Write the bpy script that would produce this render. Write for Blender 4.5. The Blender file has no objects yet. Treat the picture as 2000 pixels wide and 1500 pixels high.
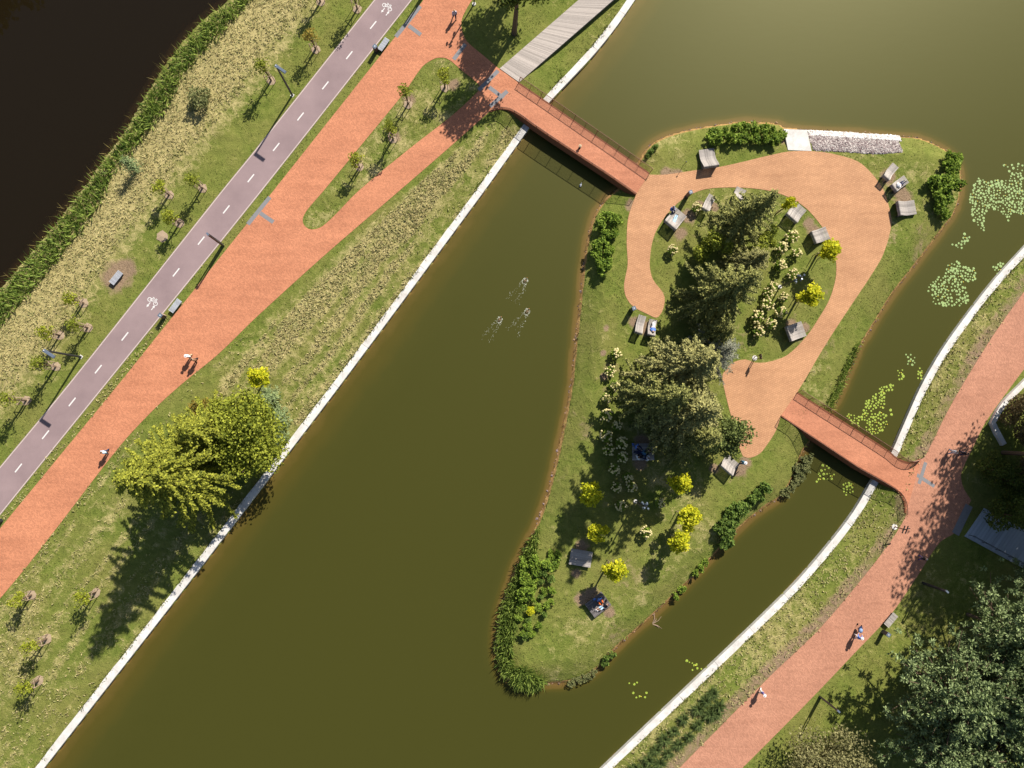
import bpy, bmesh, math, random
import numpy as np
from mathutils import Vector, Matrix
from mathutils.geometry import tessellate_polygon

# ------------------------------------------------------------------ camera, sky, sun, exposure
SC = bpy.context.scene
COL = SC.collection
H_CAM = 87.0          # drone height in metres
FPX = 1389.0          # focal length in photo pixels (photo 2000 x 1500)
nad = Vector((-70 / FPX, -80 / FPX, -1)).normalized()          # the nadir sits a little left and below the centre
ROT = nad.rotation_difference(Vector((0, 0, -1))).to_matrix()
cam_d = bpy.data.cameras.new('camera')
cam = bpy.data.objects.new('camera', cam_d)
COL.objects.link(cam)
cam.matrix_world = Matrix.Translation((0, 0, H_CAM)) @ ROT.to_4x4()
cam_d.sensor_width = 36.0
cam_d.lens = 36.0 * FPX / 2000.0
cam_d.clip_end = 6000
cam_d.clip_start = 0.5
SC.camera = cam
SUN_EL, SUN_AZ = math.radians(39.5), math.radians(30.0)
world = bpy.data.worlds.new('World')
SC.world = world
world.use_nodes = True
wn = world.node_tree
bgn = wn.nodes['Background']
sky = wn.nodes.new('ShaderNodeTexSky')
sky.sky_type = 'NISHITA'
sky.sun_disc = False
sky.sun_elevation = SUN_EL
sky.sun_rotation = SUN_AZ
sky.air_density = 1.0
sky.dust_density = 1.2
wn.links.new(sky.outputs[0], bgn.inputs[0])
bgn.inputs[1].default_value = 0.056
sun_d = bpy.data.lights.new('sun', 'SUN')
sun_d.energy = 4.85
sun_d.angle = math.radians(0.53)
sun_d.color = (1.0, 0.93, 0.83)
sun_o = bpy.data.objects.new('sun', sun_d)
COL.objects.link(sun_o)
sdir = Vector((math.sin(SUN_AZ) * math.cos(SUN_EL), math.cos(SUN_AZ) * math.cos(SUN_EL), math.sin(SUN_EL)))
sun_o.rotation_euler = sdir.to_track_quat('Z', 'Y').to_euler()
sun_o.location = sdir * 300
vs = SC.view_settings
vs.view_transform = 'Standard'
vs.look = 'None'
vs.exposure = 0.72
vs.gamma = 1.0
vs.use_curve_mapping = False

R = random.Random(7)
NR = np.random.default_rng(11)
WZ = -1.3             # water level
CZ = -0.72            # top of the concrete pond walls


def G(u, v, z=0.0):
    """where the ray through photo point (u, v) meets the level z"""
    d = ROT @ Vector(((u - 1000) / FPX, -(v - 750) / FPX, -1))
    t = (z - H_CAM) / d.z
    return (d.x * t, d.y * t)


def GP(pts, z=0.0):
    return [G(u, v, z) for u, v in pts]


def pdir(du, dv):
    return math.atan2(-dv, du)


# ------------------------------------------------------------------ object helpers
def tag(o, label=None, cat=None, group=None, kind=None):
    if label: o['label'] = label
    if cat: o['category'] = cat
    if group: o['group'] = group
    if kind: o['kind'] = kind
    return o


def empty(name, loc, label=None, cat=None, group=None, rz=0.0):
    o = bpy.data.objects.new(name, None)
    o.empty_display_size = 0.3
    COL.objects.link(o)
    o.location = loc
    o.rotation_euler = (0, 0, rz)
    return tag(o, label, cat, group)


def link(name, me, parent=None, loc=None, rz=None):
    o = bpy.data.objects.new(name, me)
    COL.objects.link(o)
    if parent: o.parent = parent
    if loc is not None: o.location = loc
    if rz is not None: o.rotation_euler = (0, 0, rz)
    return o


def copy_tree(o, parent=None):
    c = o.copy()
    COL.objects.link(c)
    if parent is not None: c.parent = parent
    for ch in list(o.children):
        copy_tree(ch, c)
    return c


def big_mesh(name, V, F, mats, smooth=False, midx=None):
    V = np.asarray(V, dtype=np.float32)
    F = np.asarray(F, dtype=np.int32)
    me = bpy.data.meshes.new(name)
    n, (m, k) = len(V), F.shape
    me.vertices.add(n)
    me.vertices.foreach_set('co', V.ravel())
    me.loops.add(m * k)
    me.loops.foreach_set('vertex_index', F.ravel())
    me.polygons.add(m)
    me.polygons.foreach_set('loop_start', np.arange(0, m * k, k, dtype=np.int32))
    if midx is not None:
        me.polygons.foreach_set('material_index', np.asarray(midx, dtype=np.int32))
    me.polygons.foreach_set('use_smooth', np.full(m, smooth, dtype=bool))
    me.update(calc_edges=True)
    for mt in (mats if isinstance(mats, (list, tuple)) else [mats]):
        me.materials.append(mt)
    return me


class MB:
    """collects boxes, bars and tubes for one mesh"""
    def __init__(s):
        s.v, s.f, s.m = [], [], []

    def add(s, vs_, fs_, mi=0):
        o = len(s.v)
        s.v += [tuple(p) for p in vs_]
        s.f += [tuple(i + o for i in f) for f in fs_]
        s.m += [mi] * len(fs_)
        return s

    def box(s, x0, x1, y0, y1, z0, z1, mi=0):
        vv = [(x0, y0, z0), (x1, y0, z0), (x1, y1, z0), (x0, y1, z0), (x0, y0, z1), (x1, y0, z1), (x1, y1, z1), (x0, y1, z1)]
        return s.add(vv, [(3, 2, 1, 0), (4, 5, 6, 7), (0, 1, 5, 4), (1, 2, 6, 5), (2, 3, 7, 6), (3, 0, 4, 7)], mi)

    def tube(s, pts, rad, n=6, mi=0, cap=True):
        pts = [Vector(p) for p in pts]
        if not isinstance(rad, (list, tuple)): rad = [rad] * len(pts)
        vv, ff = [], []
        for i, p in enumerate(pts):
            d = (pts[min(i + 1, len(pts) - 1)] - pts[max(i - 1, 0)]).normalized()
            a = d.cross(Vector((0, 0, 1)))
            if a.length < 1e-3: a = d.cross(Vector((1, 0, 0)))
            a.normalize()
            b = d.cross(a)
            for j in range(n):
                t = 2 * math.pi * (j + .5) / n
                vv.append(p + (a * math.cos(t) + b * math.sin(t)) * rad[i])
        for i in range(len(pts) - 1):
            for j in range(n):
                k = (j + 1) % n
                ff.append((i * n + j, i * n + k, (i + 1) * n + k, (i + 1) * n + j))
        if cap:
            ff.append(tuple(reversed(range(n))))
            ff.append(tuple((len(pts) - 1) * n + j for j in range(n)))
        return s.add(vv, ff, mi)

    def ell(s, c, r, nu=8, nv=5, mi=0):
        vv, ff = [], []
        for i in range(nv + 1):
            a = math.pi * i / nv - math.pi / 2
            for j in range(nu):
                b = 2 * math.pi * j / nu
                vv.append((c[0] + r[0] * math.cos(a) * math.cos(b), c[1] + r[1] * math.cos(a) * math.sin(b), c[2] + r[2] * math.sin(a)))
        for i in range(nv):
            for j in range(nu):
                k = (j + 1) % nu
                ff.append((i * nu + j, i * nu + k, (i + 1) * nu + k, (i + 1) * nu + j))
        return s.add(vv, ff, mi)

    def prism(s, poly, z0, z1, mi=0, mtop=None):
        n = len(poly)
        ar = sum(poly[i][0] * poly[(i + 1) % n][1] - poly[(i + 1) % n][0] * poly[i][1] for i in range(n))
        if ar < 0: poly = poly[::-1]
        vv = [(x, y, z0) for x, y in poly] + [(x, y, z1) for x, y in poly]
        ff = [(i, (i + 1) % n, n + (i + 1) % n, n + i) for i in range(n)]
        s.add(vv, ff, mi)
        tr = tessellate_polygon([[Vector((x, y, 0)) for x, y in poly]])
        top = []
        for a, b, c in tr:
            A, B, Cc = (Vector(poly[q]) for q in (a, b, c))
            cr = (B - A).x * (Cc - A).y - (B - A).y * (Cc - A).x
            top.append((a, b, c) if cr > 0 else (a, c, b))
        s.add([(x, y, z1) for x, y in poly], top, mi if mtop is None else mtop)
        return s.add([(x, y, z0) for x, y in poly], [t[::-1] for t in top], mi)

    def mesh(s, name, mats, smooth=False):
        me = bpy.data.meshes.new(name)
        me.from_pydata(s.v, [], s.f)
        for mt in (mats if isinstance(mats, (list, tuple)) else [mats]): me.materials.append(mt)
        me.polygons.foreach_set('material_index', s.m)
        if smooth: me.polygons.foreach_set('use_smooth', [True] * len(s.f))
        me.update()
        return me

    def build(s, name, mats, parent=None, loc=None, rz=None, smooth=False):
        return link(name, s.mesh(name, mats, smooth), parent, loc, rz)


# ------------------------------------------------------------------ materials
class NT:
    def __init__(s, name):
        s.mat = bpy.data.materials.new(name)
        s.mat.use_nodes = True
        s.t = s.mat.node_tree
        s.p = s.t.nodes['Principled BSDF']
        s.out = s.t.nodes['Material Output']
        s._pos = None

    def n(s, typ, **kw):
        nd = s.t.nodes.new(typ)
        for k, v in kw.items():
            if k in nd.inputs and not hasattr(nd, k): nd.inputs[k].default_value = v
            else: setattr(nd, k, v)
        return nd

    def l(s, a, b):
        s.t.links.new(a, b)

    def pos(s):
        if s._pos is None:
            s._pos = s.n('ShaderNodeNewGeometry').outputs['Position']
        return s._pos

    def noise(s, scale, detail=3, rough=.55, vec=None, dist=0.0):
        nd = s.n('ShaderNodeTexNoise')
        nd.inputs['Scale'].default_value = scale
        nd.inputs['Detail'].default_value = detail
        nd.inputs['Roughness'].default_value = rough
        nd.inputs['Distortion'].default_value = dist
        s.l(vec if vec is not None else s.pos(), nd.inputs['Vector'])
        return nd.outputs[0]

    def ramp(s, sock, stops, interp='LINEAR'):
        nd = s.n('ShaderNodeValToRGB')
        cr = nd.color_ramp
        cr.interpolation = interp
        while len(cr.elements) > 1: cr.elements.remove(cr.elements[-1])
        cr.elements[0].position = stops[0][0]
        cr.elements[0].color = stops[0][1]
        for p, c in stops[1:]:
            e = cr.elements.new(p)
            e.color = c
        s.l(sock, nd.inputs[0])
        return nd.outputs[0]

    def mix(s, fac, a, b, blend='MIX'):
        nd = s.n('ShaderNodeMix', data_type='RGBA', blend_type=blend)
        for sock, v in ((nd.inputs[0], fac), (nd.inputs[6], a), (nd.inputs[7], b)):
            if isinstance(v, (int, float)): sock.default_value = v
            elif isinstance(v, tuple): sock.default_value = (*v[:3], 1)
            else: s.l(v, sock)
        return nd.outputs[2]

    def math(s, op, a, b=0.0, clamp=False):
        nd = s.n('ShaderNodeMath', operation=op)
        nd.use_clamp = clamp
        for sock, v in ((nd.inputs[0], a), (nd.inputs[1], b)):
            if isinstance(v, (int, float)): sock.default_value = v
            else: s.l(v, sock)
        return nd.outputs[0]

    def attr(s, name):
        nd = s.n('ShaderNodeAttribute')
        nd.attribute_name = name
        return nd.outputs['Fac']

    def bump(s, sock, strength=.4, dist=.05):
        nd = s.n('ShaderNodeBump')
        nd.inputs['Strength'].default_value = strength
        nd.inputs['Distance'].default_value = dist
        s.l(sock, nd.inputs['Height'])
        s.l(nd.outputs[0], s.p.inputs['Normal'])

    def col(s, sock):
        if isinstance(sock, tuple): s.p.inputs['Base Color'].default_value = (*sock[:3], 1)
        else: s.l(sock, s.p.inputs['Base Color'])

    def rough(s, v):
        s.p.inputs['Roughness'].default_value = v
        s.p.inputs['Specular IOR Level'].default_value = .25 if v > .6 else .5
        return s


def c4(r, g, b): return (r, g, b, 1)


def plain(name, c, rough=.7, var=.18, scale=6.0, metal=0.0):
    m = NT(name)
    lo = tuple(x * (1 - var) for x in c)
    hi = tuple(min(1, x * (1 + var)) for x in c)
    m.col(m.mix(m.noise(scale, 4), lo, hi))
    m.rough(rough)
    m.p.inputs['Metallic'].default_value = metal
    return m.mat


def leafmat(name, dark, light, trans=.3, rough=.7):
    m = NT(name)
    g = m.n('ShaderNodeNewGeometry')
    f = m.math('ADD', m.math('MULTIPLY', g.outputs['Random Per Island'], .65), m.math('MULTIPLY', m.noise(.8, 2), .45))
    colr = m.ramp(f, [(.15, c4(*dark)), (.85, c4(*light))])
    m.col(colr)
    m.rough(rough)
    m.p.inputs['Specular IOR Level'].default_value = .18
    tr = m.n('ShaderNodeBsdfTranslucent')
    m.l(colr, tr.inputs[0])
    mx = m.n('ShaderNodeMixShader')
    mx.inputs[0].default_value = trans
    m.l(m.p.outputs[0], mx.inputs[1])
    m.l(tr.outputs[0], mx.inputs[2])
    m.l(mx.outputs[0], m.out.inputs[0])
    return m.mat


def brickmat(name, base, angle, bw=.2, bh=.1, joint=(.6, .6, .6), var=.16, seam=.5, mort=.008):
    m = NT(name)
    mp = m.n('ShaderNodeMapping')
    mp.inputs['Rotation'].default_value = (0, 0, angle)
    m.l(m.pos(), mp.inputs['Vector'])
    br = m.n('ShaderNodeTexBrick')
    br.offset = .5
    br.inputs['Scale'].default_value = 1.0
    br.inputs['Brick Width'].default_value = bw
    br.inputs['Row Height'].default_value = bh
    br.inputs['Mortar Size'].default_value = mort
    br.inputs['Mortar Smooth'].default_value = .3
    lo = tuple(x * (1 - var) for x in base); hi = tuple(x * (1 + var) for x in base)
    br.inputs['Color1'].default_value = (*lo, 1)
    br.inputs['Color2'].default_value = (*hi, 1)
    br.inputs['Mortar'].default_value = (*(x * j for x, j in zip(base, joint)), 1)
    m.l(mp.outputs[0], br.inputs['Vector'])
    n1 = m.ramp(m.noise(.22, 5, .6), [(.3, c4(.90, .87, .86)), (.7, c4(1.10, 1.09, 1.08))])
    n2 = m.ramp(m.noise(2.6, 4, .6), [(.3, c4(.955, .95, .95)), (.7, c4(1.04, 1.045, 1.045))])
    colr = m.mix(1.0, m.mix(1.0, br.outputs[0], n1, 'MULTIPLY'), n2, 'MULTIPLY')
    mp2 = m.n('ShaderNodeMapping'); mp2.inputs['Rotation'].default_value = (0, 0, -.92); mp2.inputs['Scale'].default_value = (.12, 1.1, 1)
    m.l(m.pos(), mp2.inputs[0])
    worn = m.ramp(m.noise(.9, 5, .65, vec=mp2.outputs[0]), [(.32, c4(.90, .88, .87)), (.5, c4(1, 1, 1)), (.72, c4(1.08, 1.085, 1.09))])
    stain = m.ramp(m.noise(.55, 6, .7), [(.62, c4(1, 1, 1)), (.74, c4(.84, .83, .83))])
    colr = m.mix(1.0, m.mix(1.0, colr, worn, 'MULTIPLY'), stain, 'MULTIPLY')
    speck = m.ramp(m.noise(9, 2, .5), [(.70, c4(0, 0, 0)), (.78, c4(1, 1, 1))])
    colr = m.mix(m.math('MULTIPLY', speck, .16), colr, tuple(x * .45 for x in base))
    m.col(colr)
    m.rough(.82)
    m.bump(br.outputs['Fac'], .3, -.006)
    return m.mat


M = {}
M['brick'] = brickmat('red_brick_paving', (.49, .205, .112), .65, .2, .1)
M['brick_island'] = brickmat('salmon_paving', (.465, .257, .138), -.42, .34, .24, (.74, .66, .6), .07, .5, .02)
M['brick_east'] = brickmat('pink_red_paving', (.435, .213, .138), .85, .2, .1)
M['slate'] = plain('slate_paving', (.2, .2, .21), .8, .15, 3)
M['corten'] = plain('weathered_steel', (.20, .072, .036), .7, .25, 4)
M['steel'] = plain('rail_steel', (.20, .10, .07), .45, .1, 3, .3)
M['dark_metal'] = plain('dark_grey_metal', (.035, .037, .045), .45, .15, 5, .3)
M['lamp_head'] = plain('lamp_head_grey', (.16, .2, .26), .3, .1, 3, .3)
M['white_paint'] = plain('white_road_paint', (.62, .61, .6), .7, .12, 12)
M['edge_paint'] = plain('edge_line_paint', (.5, .42, .38), .8, .3, 7)
M['conc'] = None
M['bark'] = plain('bark', (.13, .09, .06), .9, .35, 7)
M['pale_wood'] = plain('stake_wood', (.36, .26, .19), .85, .2, 8)
M['mulch'] = plain('mulch', (.33, .25, .17), .95, .3, 9)
M['white_plastic'] = plain('white_plastic', (.7, .72, .74), .4, .05)


def woodmat(name, c, var=.3):
    m = NT(name)
    oi = m.n('ShaderNodeObjectInfo')
    f = m.math('ADD', m.math('MULTIPLY', oi.outputs['Random'], .6), m.math('MULTIPLY', m.noise(3.5, 5, .7, dist=.8), .45))
    m.col(m.ramp(f, [(.1, c4(*(x * (1 - var) for x in c))), (.9, c4(*(min(1, x * (1 + var)) for x in c)))]))
    m.rough(.85)
    return m.mat


M['board'] = woodmat('weathered_boards', (.40, .355, .32), .28)
M['slat'] = woodmat('weathered_slats', (.34, .31, .285), .3)
M['slat_dark'] = woodmat('dark_slats', (.13, .12, .12), .3)
M['grey_deck'] = woodmat('grey_deck_boards', (.34, .38, .44), .16)

m = NT('pond_wall_concrete')
n1 = m.ramp(m.noise(.9, 6, .7), [(.3, c4(.46, .44, .41)), (.62, c4(.66, .645, .62))])
n2 = m.ramp(m.noise(3.3, 5, .7, dist=.7), [(.62, c4(0, 0, 0)), (.72, c4(1, 1, 1))])
cc = m.mix(m.math('MULTIPLY', n2, .75), n1, (.22, .22, .19))
n3 = m.ramp(m.noise(7.0, 4, .7, dist=.5), [(.66, c4(0, 0, 0)), (.72, c4(1, 1, 1))])
cc = m.mix(m.math('MULTIPLY', n3, .7), cc, (.12, .13, .08))
m.col(cc)
m.rough(.85)
m.bump(m.noise(14, 4), .3, .02)
M['conc'] = m.mat

m = NT('cycle_asphalt')
a1 = m.ramp(m.noise(.25, 5, .6), [(.3, c4(.225, .165, .17)), (.7, c4(.29, .215, .218))])
a2 = m.ramp(m.noise(30, 3, .6), [(.3, c4(.86, .86, .86)), (.7, c4(1.12, 1.12, 1.12))])
m.col(m.mix(1, a1, a2, 'MULTIPLY'))
m.rough(.85)
m.bump(m.noise(40, 3), .25, .01)
M['asphalt'] = m.mat

# ground: grass, straw, bare soil and bank mud, by per-vertex amounts
m = NT('park_ground')
fine = m.noise(7.0, 5, .7)
midn = m.noise(1.1, 5, .65, dist=.6)
big = m.noise(.14, 4, .6)
green = m.ramp(m.math('ADD', m.math('MULTIPLY', fine, .45), m.math('MULTIPLY', midn, .55)),
               [(.28, c4(.055, .088, .012)), (.5, c4(.138, .168, .032)), (.72, c4(.24, .245, .062))])
green = m.mix(m.ramp(big, [(.4, c4(0, 0, 0)), (.62, c4(1, 1, 1))]), green, m.mix(.5, green, (.20, .18, .055)))
straw = m.ramp(m.math('ADD', m.math('MULTIPLY', fine, .6), m.math('MULTIPLY', midn, .4)),
               [(.26, c4(.15, .13, .05)), (.45, c4(.31, .265, .11)), (.68, c4(.50, .425, .20))])
dirt = m.ramp(fine, [(.3, c4(.17, .115, .07)), (.7, c4(.32, .23, .15))])
mud = m.ramp(m.noise(3, 5, .7), [(.3, c4(.20, .11, .045)), (.7, c4(.46, .29, .11))])
sf = m.math('ADD', m.attr('straw'), m.math('MULTIPLY', m.math('SUBTRACT', midn, .5), 1.1))
sf = m.math('ADD', sf, m.math('MULTIPLY', m.math('SUBTRACT', fine, .5), .7))
sf = m.ramp(sf, [(.32, c4(0, 0, 0)), (.72, c4(1, 1, 1))])
df = m.ramp(m.math('ADD', m.attr('dirt'), m.math('MULTIPLY', m.math('SUBTRACT', midn, .5), .9)), [(.4, c4(0, 0, 0)), (.75, c4(1, 1, 1))])
cc = m.mix(sf, green, straw)
cc = m.mix(df, cc, dirt)
mf = m.ramp(m.math('ADD', m.attr('mud'), m.math('MULTIPLY', m.math('SUBTRACT', fine, .5), .5)), [(.45, c4(0, 0, 0)), (.6, c4(1, 1, 1))])
cc = m.mix(mf, cc, mud)
m.col(cc)
m.rough(.95)
m.p.inputs['Specular IOR Level'].default_value = .1
m.bump(m.math('ADD', m.math('MULTIPLY', fine, .6), midn), .9, .16)
M['ground'] = m.mat


def watermat(name, stops, k, rough, ripple, gloss_tint=(1, 1, 1)):
    """turbid water: its colour depends on how deep it is; only the shallowest edge lets the bed through"""
    m = NT(name)
    d = m.attr('depth')
    nz = m.math('MULTIPLY', m.math('SUBTRACT', m.noise(.35, 4, .6), .5), .5)
    dn = m.math('MULTIPLY', d, m.math('ADD', 1.0, nz))
    fac = m.math('SUBTRACT', 1.0, m.math('POWER', 2.718, m.math('MULTIPLY', d, -k)))
    mc = m.ramp(m.math('DIVIDE', dn, 3.0), [(p / 3.0, c4(*c)) for p, c in stops])
    df = m.n('ShaderNodeBsdfDiffuse'); m.l(mc, df.inputs[0])
    tp = m.n('ShaderNodeBsdfTransparent'); tp.inputs[0].default_value = (.95, .8, .5, 1)
    mx = m.n('ShaderNodeMixShader'); m.l(fac, mx.inputs[0]); m.l(tp.outputs[0], mx.inputs[1]); m.l(df.outputs[0], mx.inputs[2])
    gl = m.n('ShaderNodeBsdfGlossy'); gl.inputs['Roughness'].default_value = rough; gl.inputs[0].default_value = (*gloss_tint, 1)  # reflection colour is tinted: the pond's warm sheen and weaker sky blue are painted in
    mp = m.n('ShaderNodeMapping'); mp.inputs['Rotation'].default_value = (0, 0, .35); mp.inputs['Scale'].default_value = (1, 3.2, 1)
    m.l(m.pos(), mp.inputs[0])
    bp = m.n('ShaderNodeBump'); bp.inputs['Strength'].default_value = ripple; bp.inputs['Distance'].default_value = .05
    m.l(m.noise(.5, 4, .6, vec=mp.outputs[0]), bp.inputs['Height'])
    m.l(bp.outputs[0], gl.inputs['Normal'])
    fr = m.n('ShaderNodeFresnel'); fr.inputs[0].default_value = 1.33; m.l(bp.outputs[0], fr.inputs['Normal'])
    m2 = m.n('ShaderNodeMixShader'); m.l(fr.outputs[0], m2.inputs[0]); m.l(mx.outputs[0], m2.inputs[1]); m.l(gl.outputs[0], m2.inputs[2])
    m.l(m2.outputs[0], m.out.inputs[0])
    m.t.nodes.remove(m.p)
    return m.mat


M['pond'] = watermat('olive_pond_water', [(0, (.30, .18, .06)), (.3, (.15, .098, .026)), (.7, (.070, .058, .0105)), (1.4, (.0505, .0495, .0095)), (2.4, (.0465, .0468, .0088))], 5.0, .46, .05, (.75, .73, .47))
M['river'] = watermat('dark_river_water', [(0, (.03, .02, .008)), (.6, (.0105, .0072, .0030))], 4.0, .03, .05)

# ------------------------------------------------------------------ outlines, in photo points, laid on their own levels
def cr(pts, n=5, closed=False):
    """smooth curve through points"""
    P = [np.array(p, float) for p in pts]
    out = []
    N = len(P)
    for i in range(N if closed else N - 1):
        p1, p2 = P[i], P[(i + 1) % N]
        p0 = P[i - 1] if (closed or i > 0) else 2 * p1 - p2
        p3 = P[(i + 2) % N] if (closed or i + 2 < N) else 2 * p2 - p1
        L = max(np.linalg.norm(p2 - p1), 1e-6)
        m1 = (p2 - p0) / max(np.linalg.norm(p2 - p0), 1e-6) * L * .9
        m2 = (p3 - p1) / max(np.linalg.norm(p3 - p1), 1e-6) * L * .9
        for k in range(n):
            t = k / n
            h = 2 * t ** 3 - 3 * t * t + 1
            out.append(tuple(h * p1 + (t ** 3 - 2 * t * t + t) * m1 + (-2 * t ** 3 + 3 * t * t) * p2 + (t ** 3 - t * t) * m2))
    if not closed: out.append(tuple(P[-1]))
    return out


BIKE_L = cr([(960, -285), (730, 0), (500, 290), (430, 376), (132, 752), (0, 911), (-250, 1215)])
BIKE_R = cr([(1030, -285), (805, 0), (510, 375), (207, 751), (0, 1007), (-250, 1320)])
PROM_R = [(1119, -250)] + cr([(960, -45), (922, 0), (904, 32), (901, 50), (906, 70), (915, 84), (945, 109), (972, 132)]) + [(976, 134), (1013, 162)]
PROM_B = cr([(957, 217), (875, 290), (777, 375), (640, 493), (500, 620), (428, 690), (355, 750), (300, 800), (235, 870), (100, 1045), (37, 1125), (-120, 1310), (-250, 1465)])
PROM_L = [(-250, 1335), (0, 1032), (232, 750), (532, 375), (775, 68), (827, 0), (1024, -250)]
MEDIAN = cr([(850, 114), (868, 113), (882, 120), (905, 140), (930, 160), (937, 170), (930, 182), (880, 228), (800, 290), (700, 373), (650, 424), (626, 444), (607, 448), (595, 441), (591, 428), (600, 410), (630, 375), (700, 290), (790, 180), (825, 130)], 4, True)
W_EDGE = cr([(1420, -250), (1300, -90), (1240, 0), (1200, 57), (1155, 112), (1075, 197), (1040, 241), (1000, 297), (944, 375), (666, 750), (500, 967), (379, 1125), (86, 1500), (-120, 1765)], 4)
E_EDGE = cr([(2750, -330), (2300, 150), (2000, 483), (1937, 552), (1850, 668), (1801, 750), (1765, 830), (1740, 886), (1706, 934), (1660, 1010), (1566, 1125), (1500, 1192), (1440, 1250), (1177, 1500), (930, 1740)], 4)
ISLE = cr([(1250, 313), (1262, 292), (1290, 272), (1340, 256), (1400, 245), (1450, 239), (1520, 243), (1530, 250), (1580, 255), (1650, 259), (1755, 267), (1790, 270), (1830, 285), (1860, 306), (1875, 340), (1873, 380), (1860, 420), (1832, 456), (1807, 490), (1775, 531), (1740, 576), (1707, 630), (1682, 670), (1660, 722), (1640, 770), (1618, 808), (1590, 850), (1566, 882), (1548, 930), (1525, 968), (1497, 986), (1460, 1015), (1425, 1048), (1375, 1103), (1340, 1138), (1285, 1190), (1250, 1222), (1200, 1266), (1175, 1296), (1140, 1321), (1097, 1332), (1062, 1334), (1030, 1340), (1000, 1333), (980, 1310), (970, 1265), (976, 1200), (990, 1155), (1012, 1097), (1050, 1022), (1072, 957), (1095, 862), (1116, 750), (1122, 690), (1134, 580), (1144, 490), (1160, 425), (1184, 388), (1212, 366)], 3, True)
ISLE_PATH = cr([(1268, 341), (1300, 341), (1360, 332), (1405, 326), (1455, 315), (1500, 304), (1540, 296), (1582, 295), (1625, 300), (1675, 315), (1702, 338), (1725, 370), (1738, 410), (1741, 440), (1725, 497), (1700, 540), (1650, 615), (1607, 682), (1575, 737), (1556, 768)], 4) + \
    cr([(1526, 811), (1515, 842), (1500, 866), (1485, 885), (1465, 894), (1450, 889), (1430, 820), (1413, 752), (1412, 730), (1430, 709), (1455, 702), (1475, 708), (1500, 707), (1537, 694), (1575, 657), (1600, 620), (1620, 585), (1632, 545), (1633, 510), (1625, 475), (1605, 442), (1575, 407), (1540, 385), (1500, 372), (1440, 366), (1375, 370), (1332, 390), (1300, 422), (1277, 462), (1269, 515), (1275, 545), (1298, 580), (1286, 619), (1262, 612), (1235, 597), (1222, 578), (1219, 555), (1226, 517), (1224, 475), (1227, 425), (1243, 378)], 4)
EAST_L = [(2290, 250)] + cr([(2000, 570), (1940, 655), (1880, 752), (1850, 805), (1818, 870), (1806, 892), (1792, 903)])
EAST_L2 = cr([(1770, 972), (1772, 990), (1768, 1010), (1740, 1057), (1690, 1123), (1600, 1229), (1500, 1325), (1327, 1500), (1080, 1745)])
EAST_R = cr([(1200, 1745), (1450, 1500), (1585, 1364), (1665, 1280), (1740, 1200), (1792, 1125), (1835, 1060), (1862, 1043)]) + cr([(1897, 977), (1882, 953), (1877, 930), (1882, 912), (1900, 875), (1925, 825), (1977, 752), (2100, 590), (2330, 310)])
RIVER_E = cr([(720, -330), (560, -130), (447, 0), (397, 37), (322, 125), (260, 226), (246, 252), (208, 302), (153, 377), (82, 468), (0, 562), (-150, 730), (-320, 900)], 4)

wl = lambda pts, z=0.0: np.array(GP(pts, z))
bike_poly = wl(BIKE_L + BIKE_R[::-1])
prom_poly = wl(PROM_R + PROM_B + PROM_L)
median_poly = wl(MEDIAN)
isle_path = wl(ISLE_PATH)
east_poly = wl(EAST_L + EAST_L2 + EAST_R)
w_edge = wl(W_EDGE, CZ)
e_edge = wl(E_EDGE, CZ)
isle_poly = wl(ISLE, WZ)
river_edge = wl(RIVER_E, WZ)
pond_poly = np.concatenate([w_edge, e_edge[::-1]])
river_poly = np.concatenate([river_edge, np.array([(-140, -20), (-140, 120), (-20, 120)])])


def inside(P, poly):
    x, y = P[:, 0], P[:, 1]
    r = np.zeros(len(P), bool)
    n = len(poly)
    for i in range(n):
        x1, y1 = poly[i]; x2, y2 = poly[(i + 1) % n]
        if y1 == y2: continue
        c = ((y1 > y) != (y2 > y))
        r ^= c & (x < (x2 - x1) * (y - y1) / (y2 - y1) + x1)
    return r


def dist(P, poly, closed=True):
    d = np.full(len(P), 1e9)
    n = len(poly)
    for i in range(n if closed else n - 1):
        a = poly[i]; b = poly[(i + 1) % n]
        ab = b - a
        L2 = (ab ** 2).sum()
        if L2 < 1e-12: continue
        t = np.clip(((P - a) @ ab) / L2, 0, 1)
        q = P - (a + t[:, None] * ab)
        d = np.minimum(d, (q ** 2).sum(1))
    return np.sqrt(d)


def sst(a, b, x):
    t = np.clip((x - a) / (b - a), 0, 1)
    return t * t * (3 - 2 * t)


def vnoise(P, s, seed):
    rg = np.random.default_rng(seed).random((256, 256))
    q = P * s + 1000
    i = np.floor(q).astype(int)
    f = q - i
    f = f * f * (3 - 2 * f)
    a = lambda dx, dy: rg[(i[:, 0] + dx) % 256, (i[:, 1] + dy) % 256]
    return (a(0, 0) * (1 - f[:, 0]) + a(1, 0) * f[:, 0]) * (1 - f[:, 1]) + (a(0, 1) * (1 - f[:, 0]) + a(1, 1) * f[:, 0]) * f[:, 1]


def fbm(P, s, seed, o=3):
    return sum(vnoise(P, s * 2 ** k, seed + k) * .5 ** k for k in range(o)) / sum(.5 ** k for k in range(o))


STRAW_W = wl([(700, -120), (560, 60), (490, 155), (405, 255), (345, 325), (290, 400), (240, 470), (175, 560), (120, 640), (60, 720), (-120, 900), (-320, 900), (0, 560), (260, 225), (447, 0), (560, -130)])
HAY_SE = wl([(985, 245), (930, 262), (800, 375), (650, 525), (520, 640), (440, 715), (450, 760), (560, 800), (590, 850), (668, 745), (944, 375), (1022, 262)])


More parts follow.
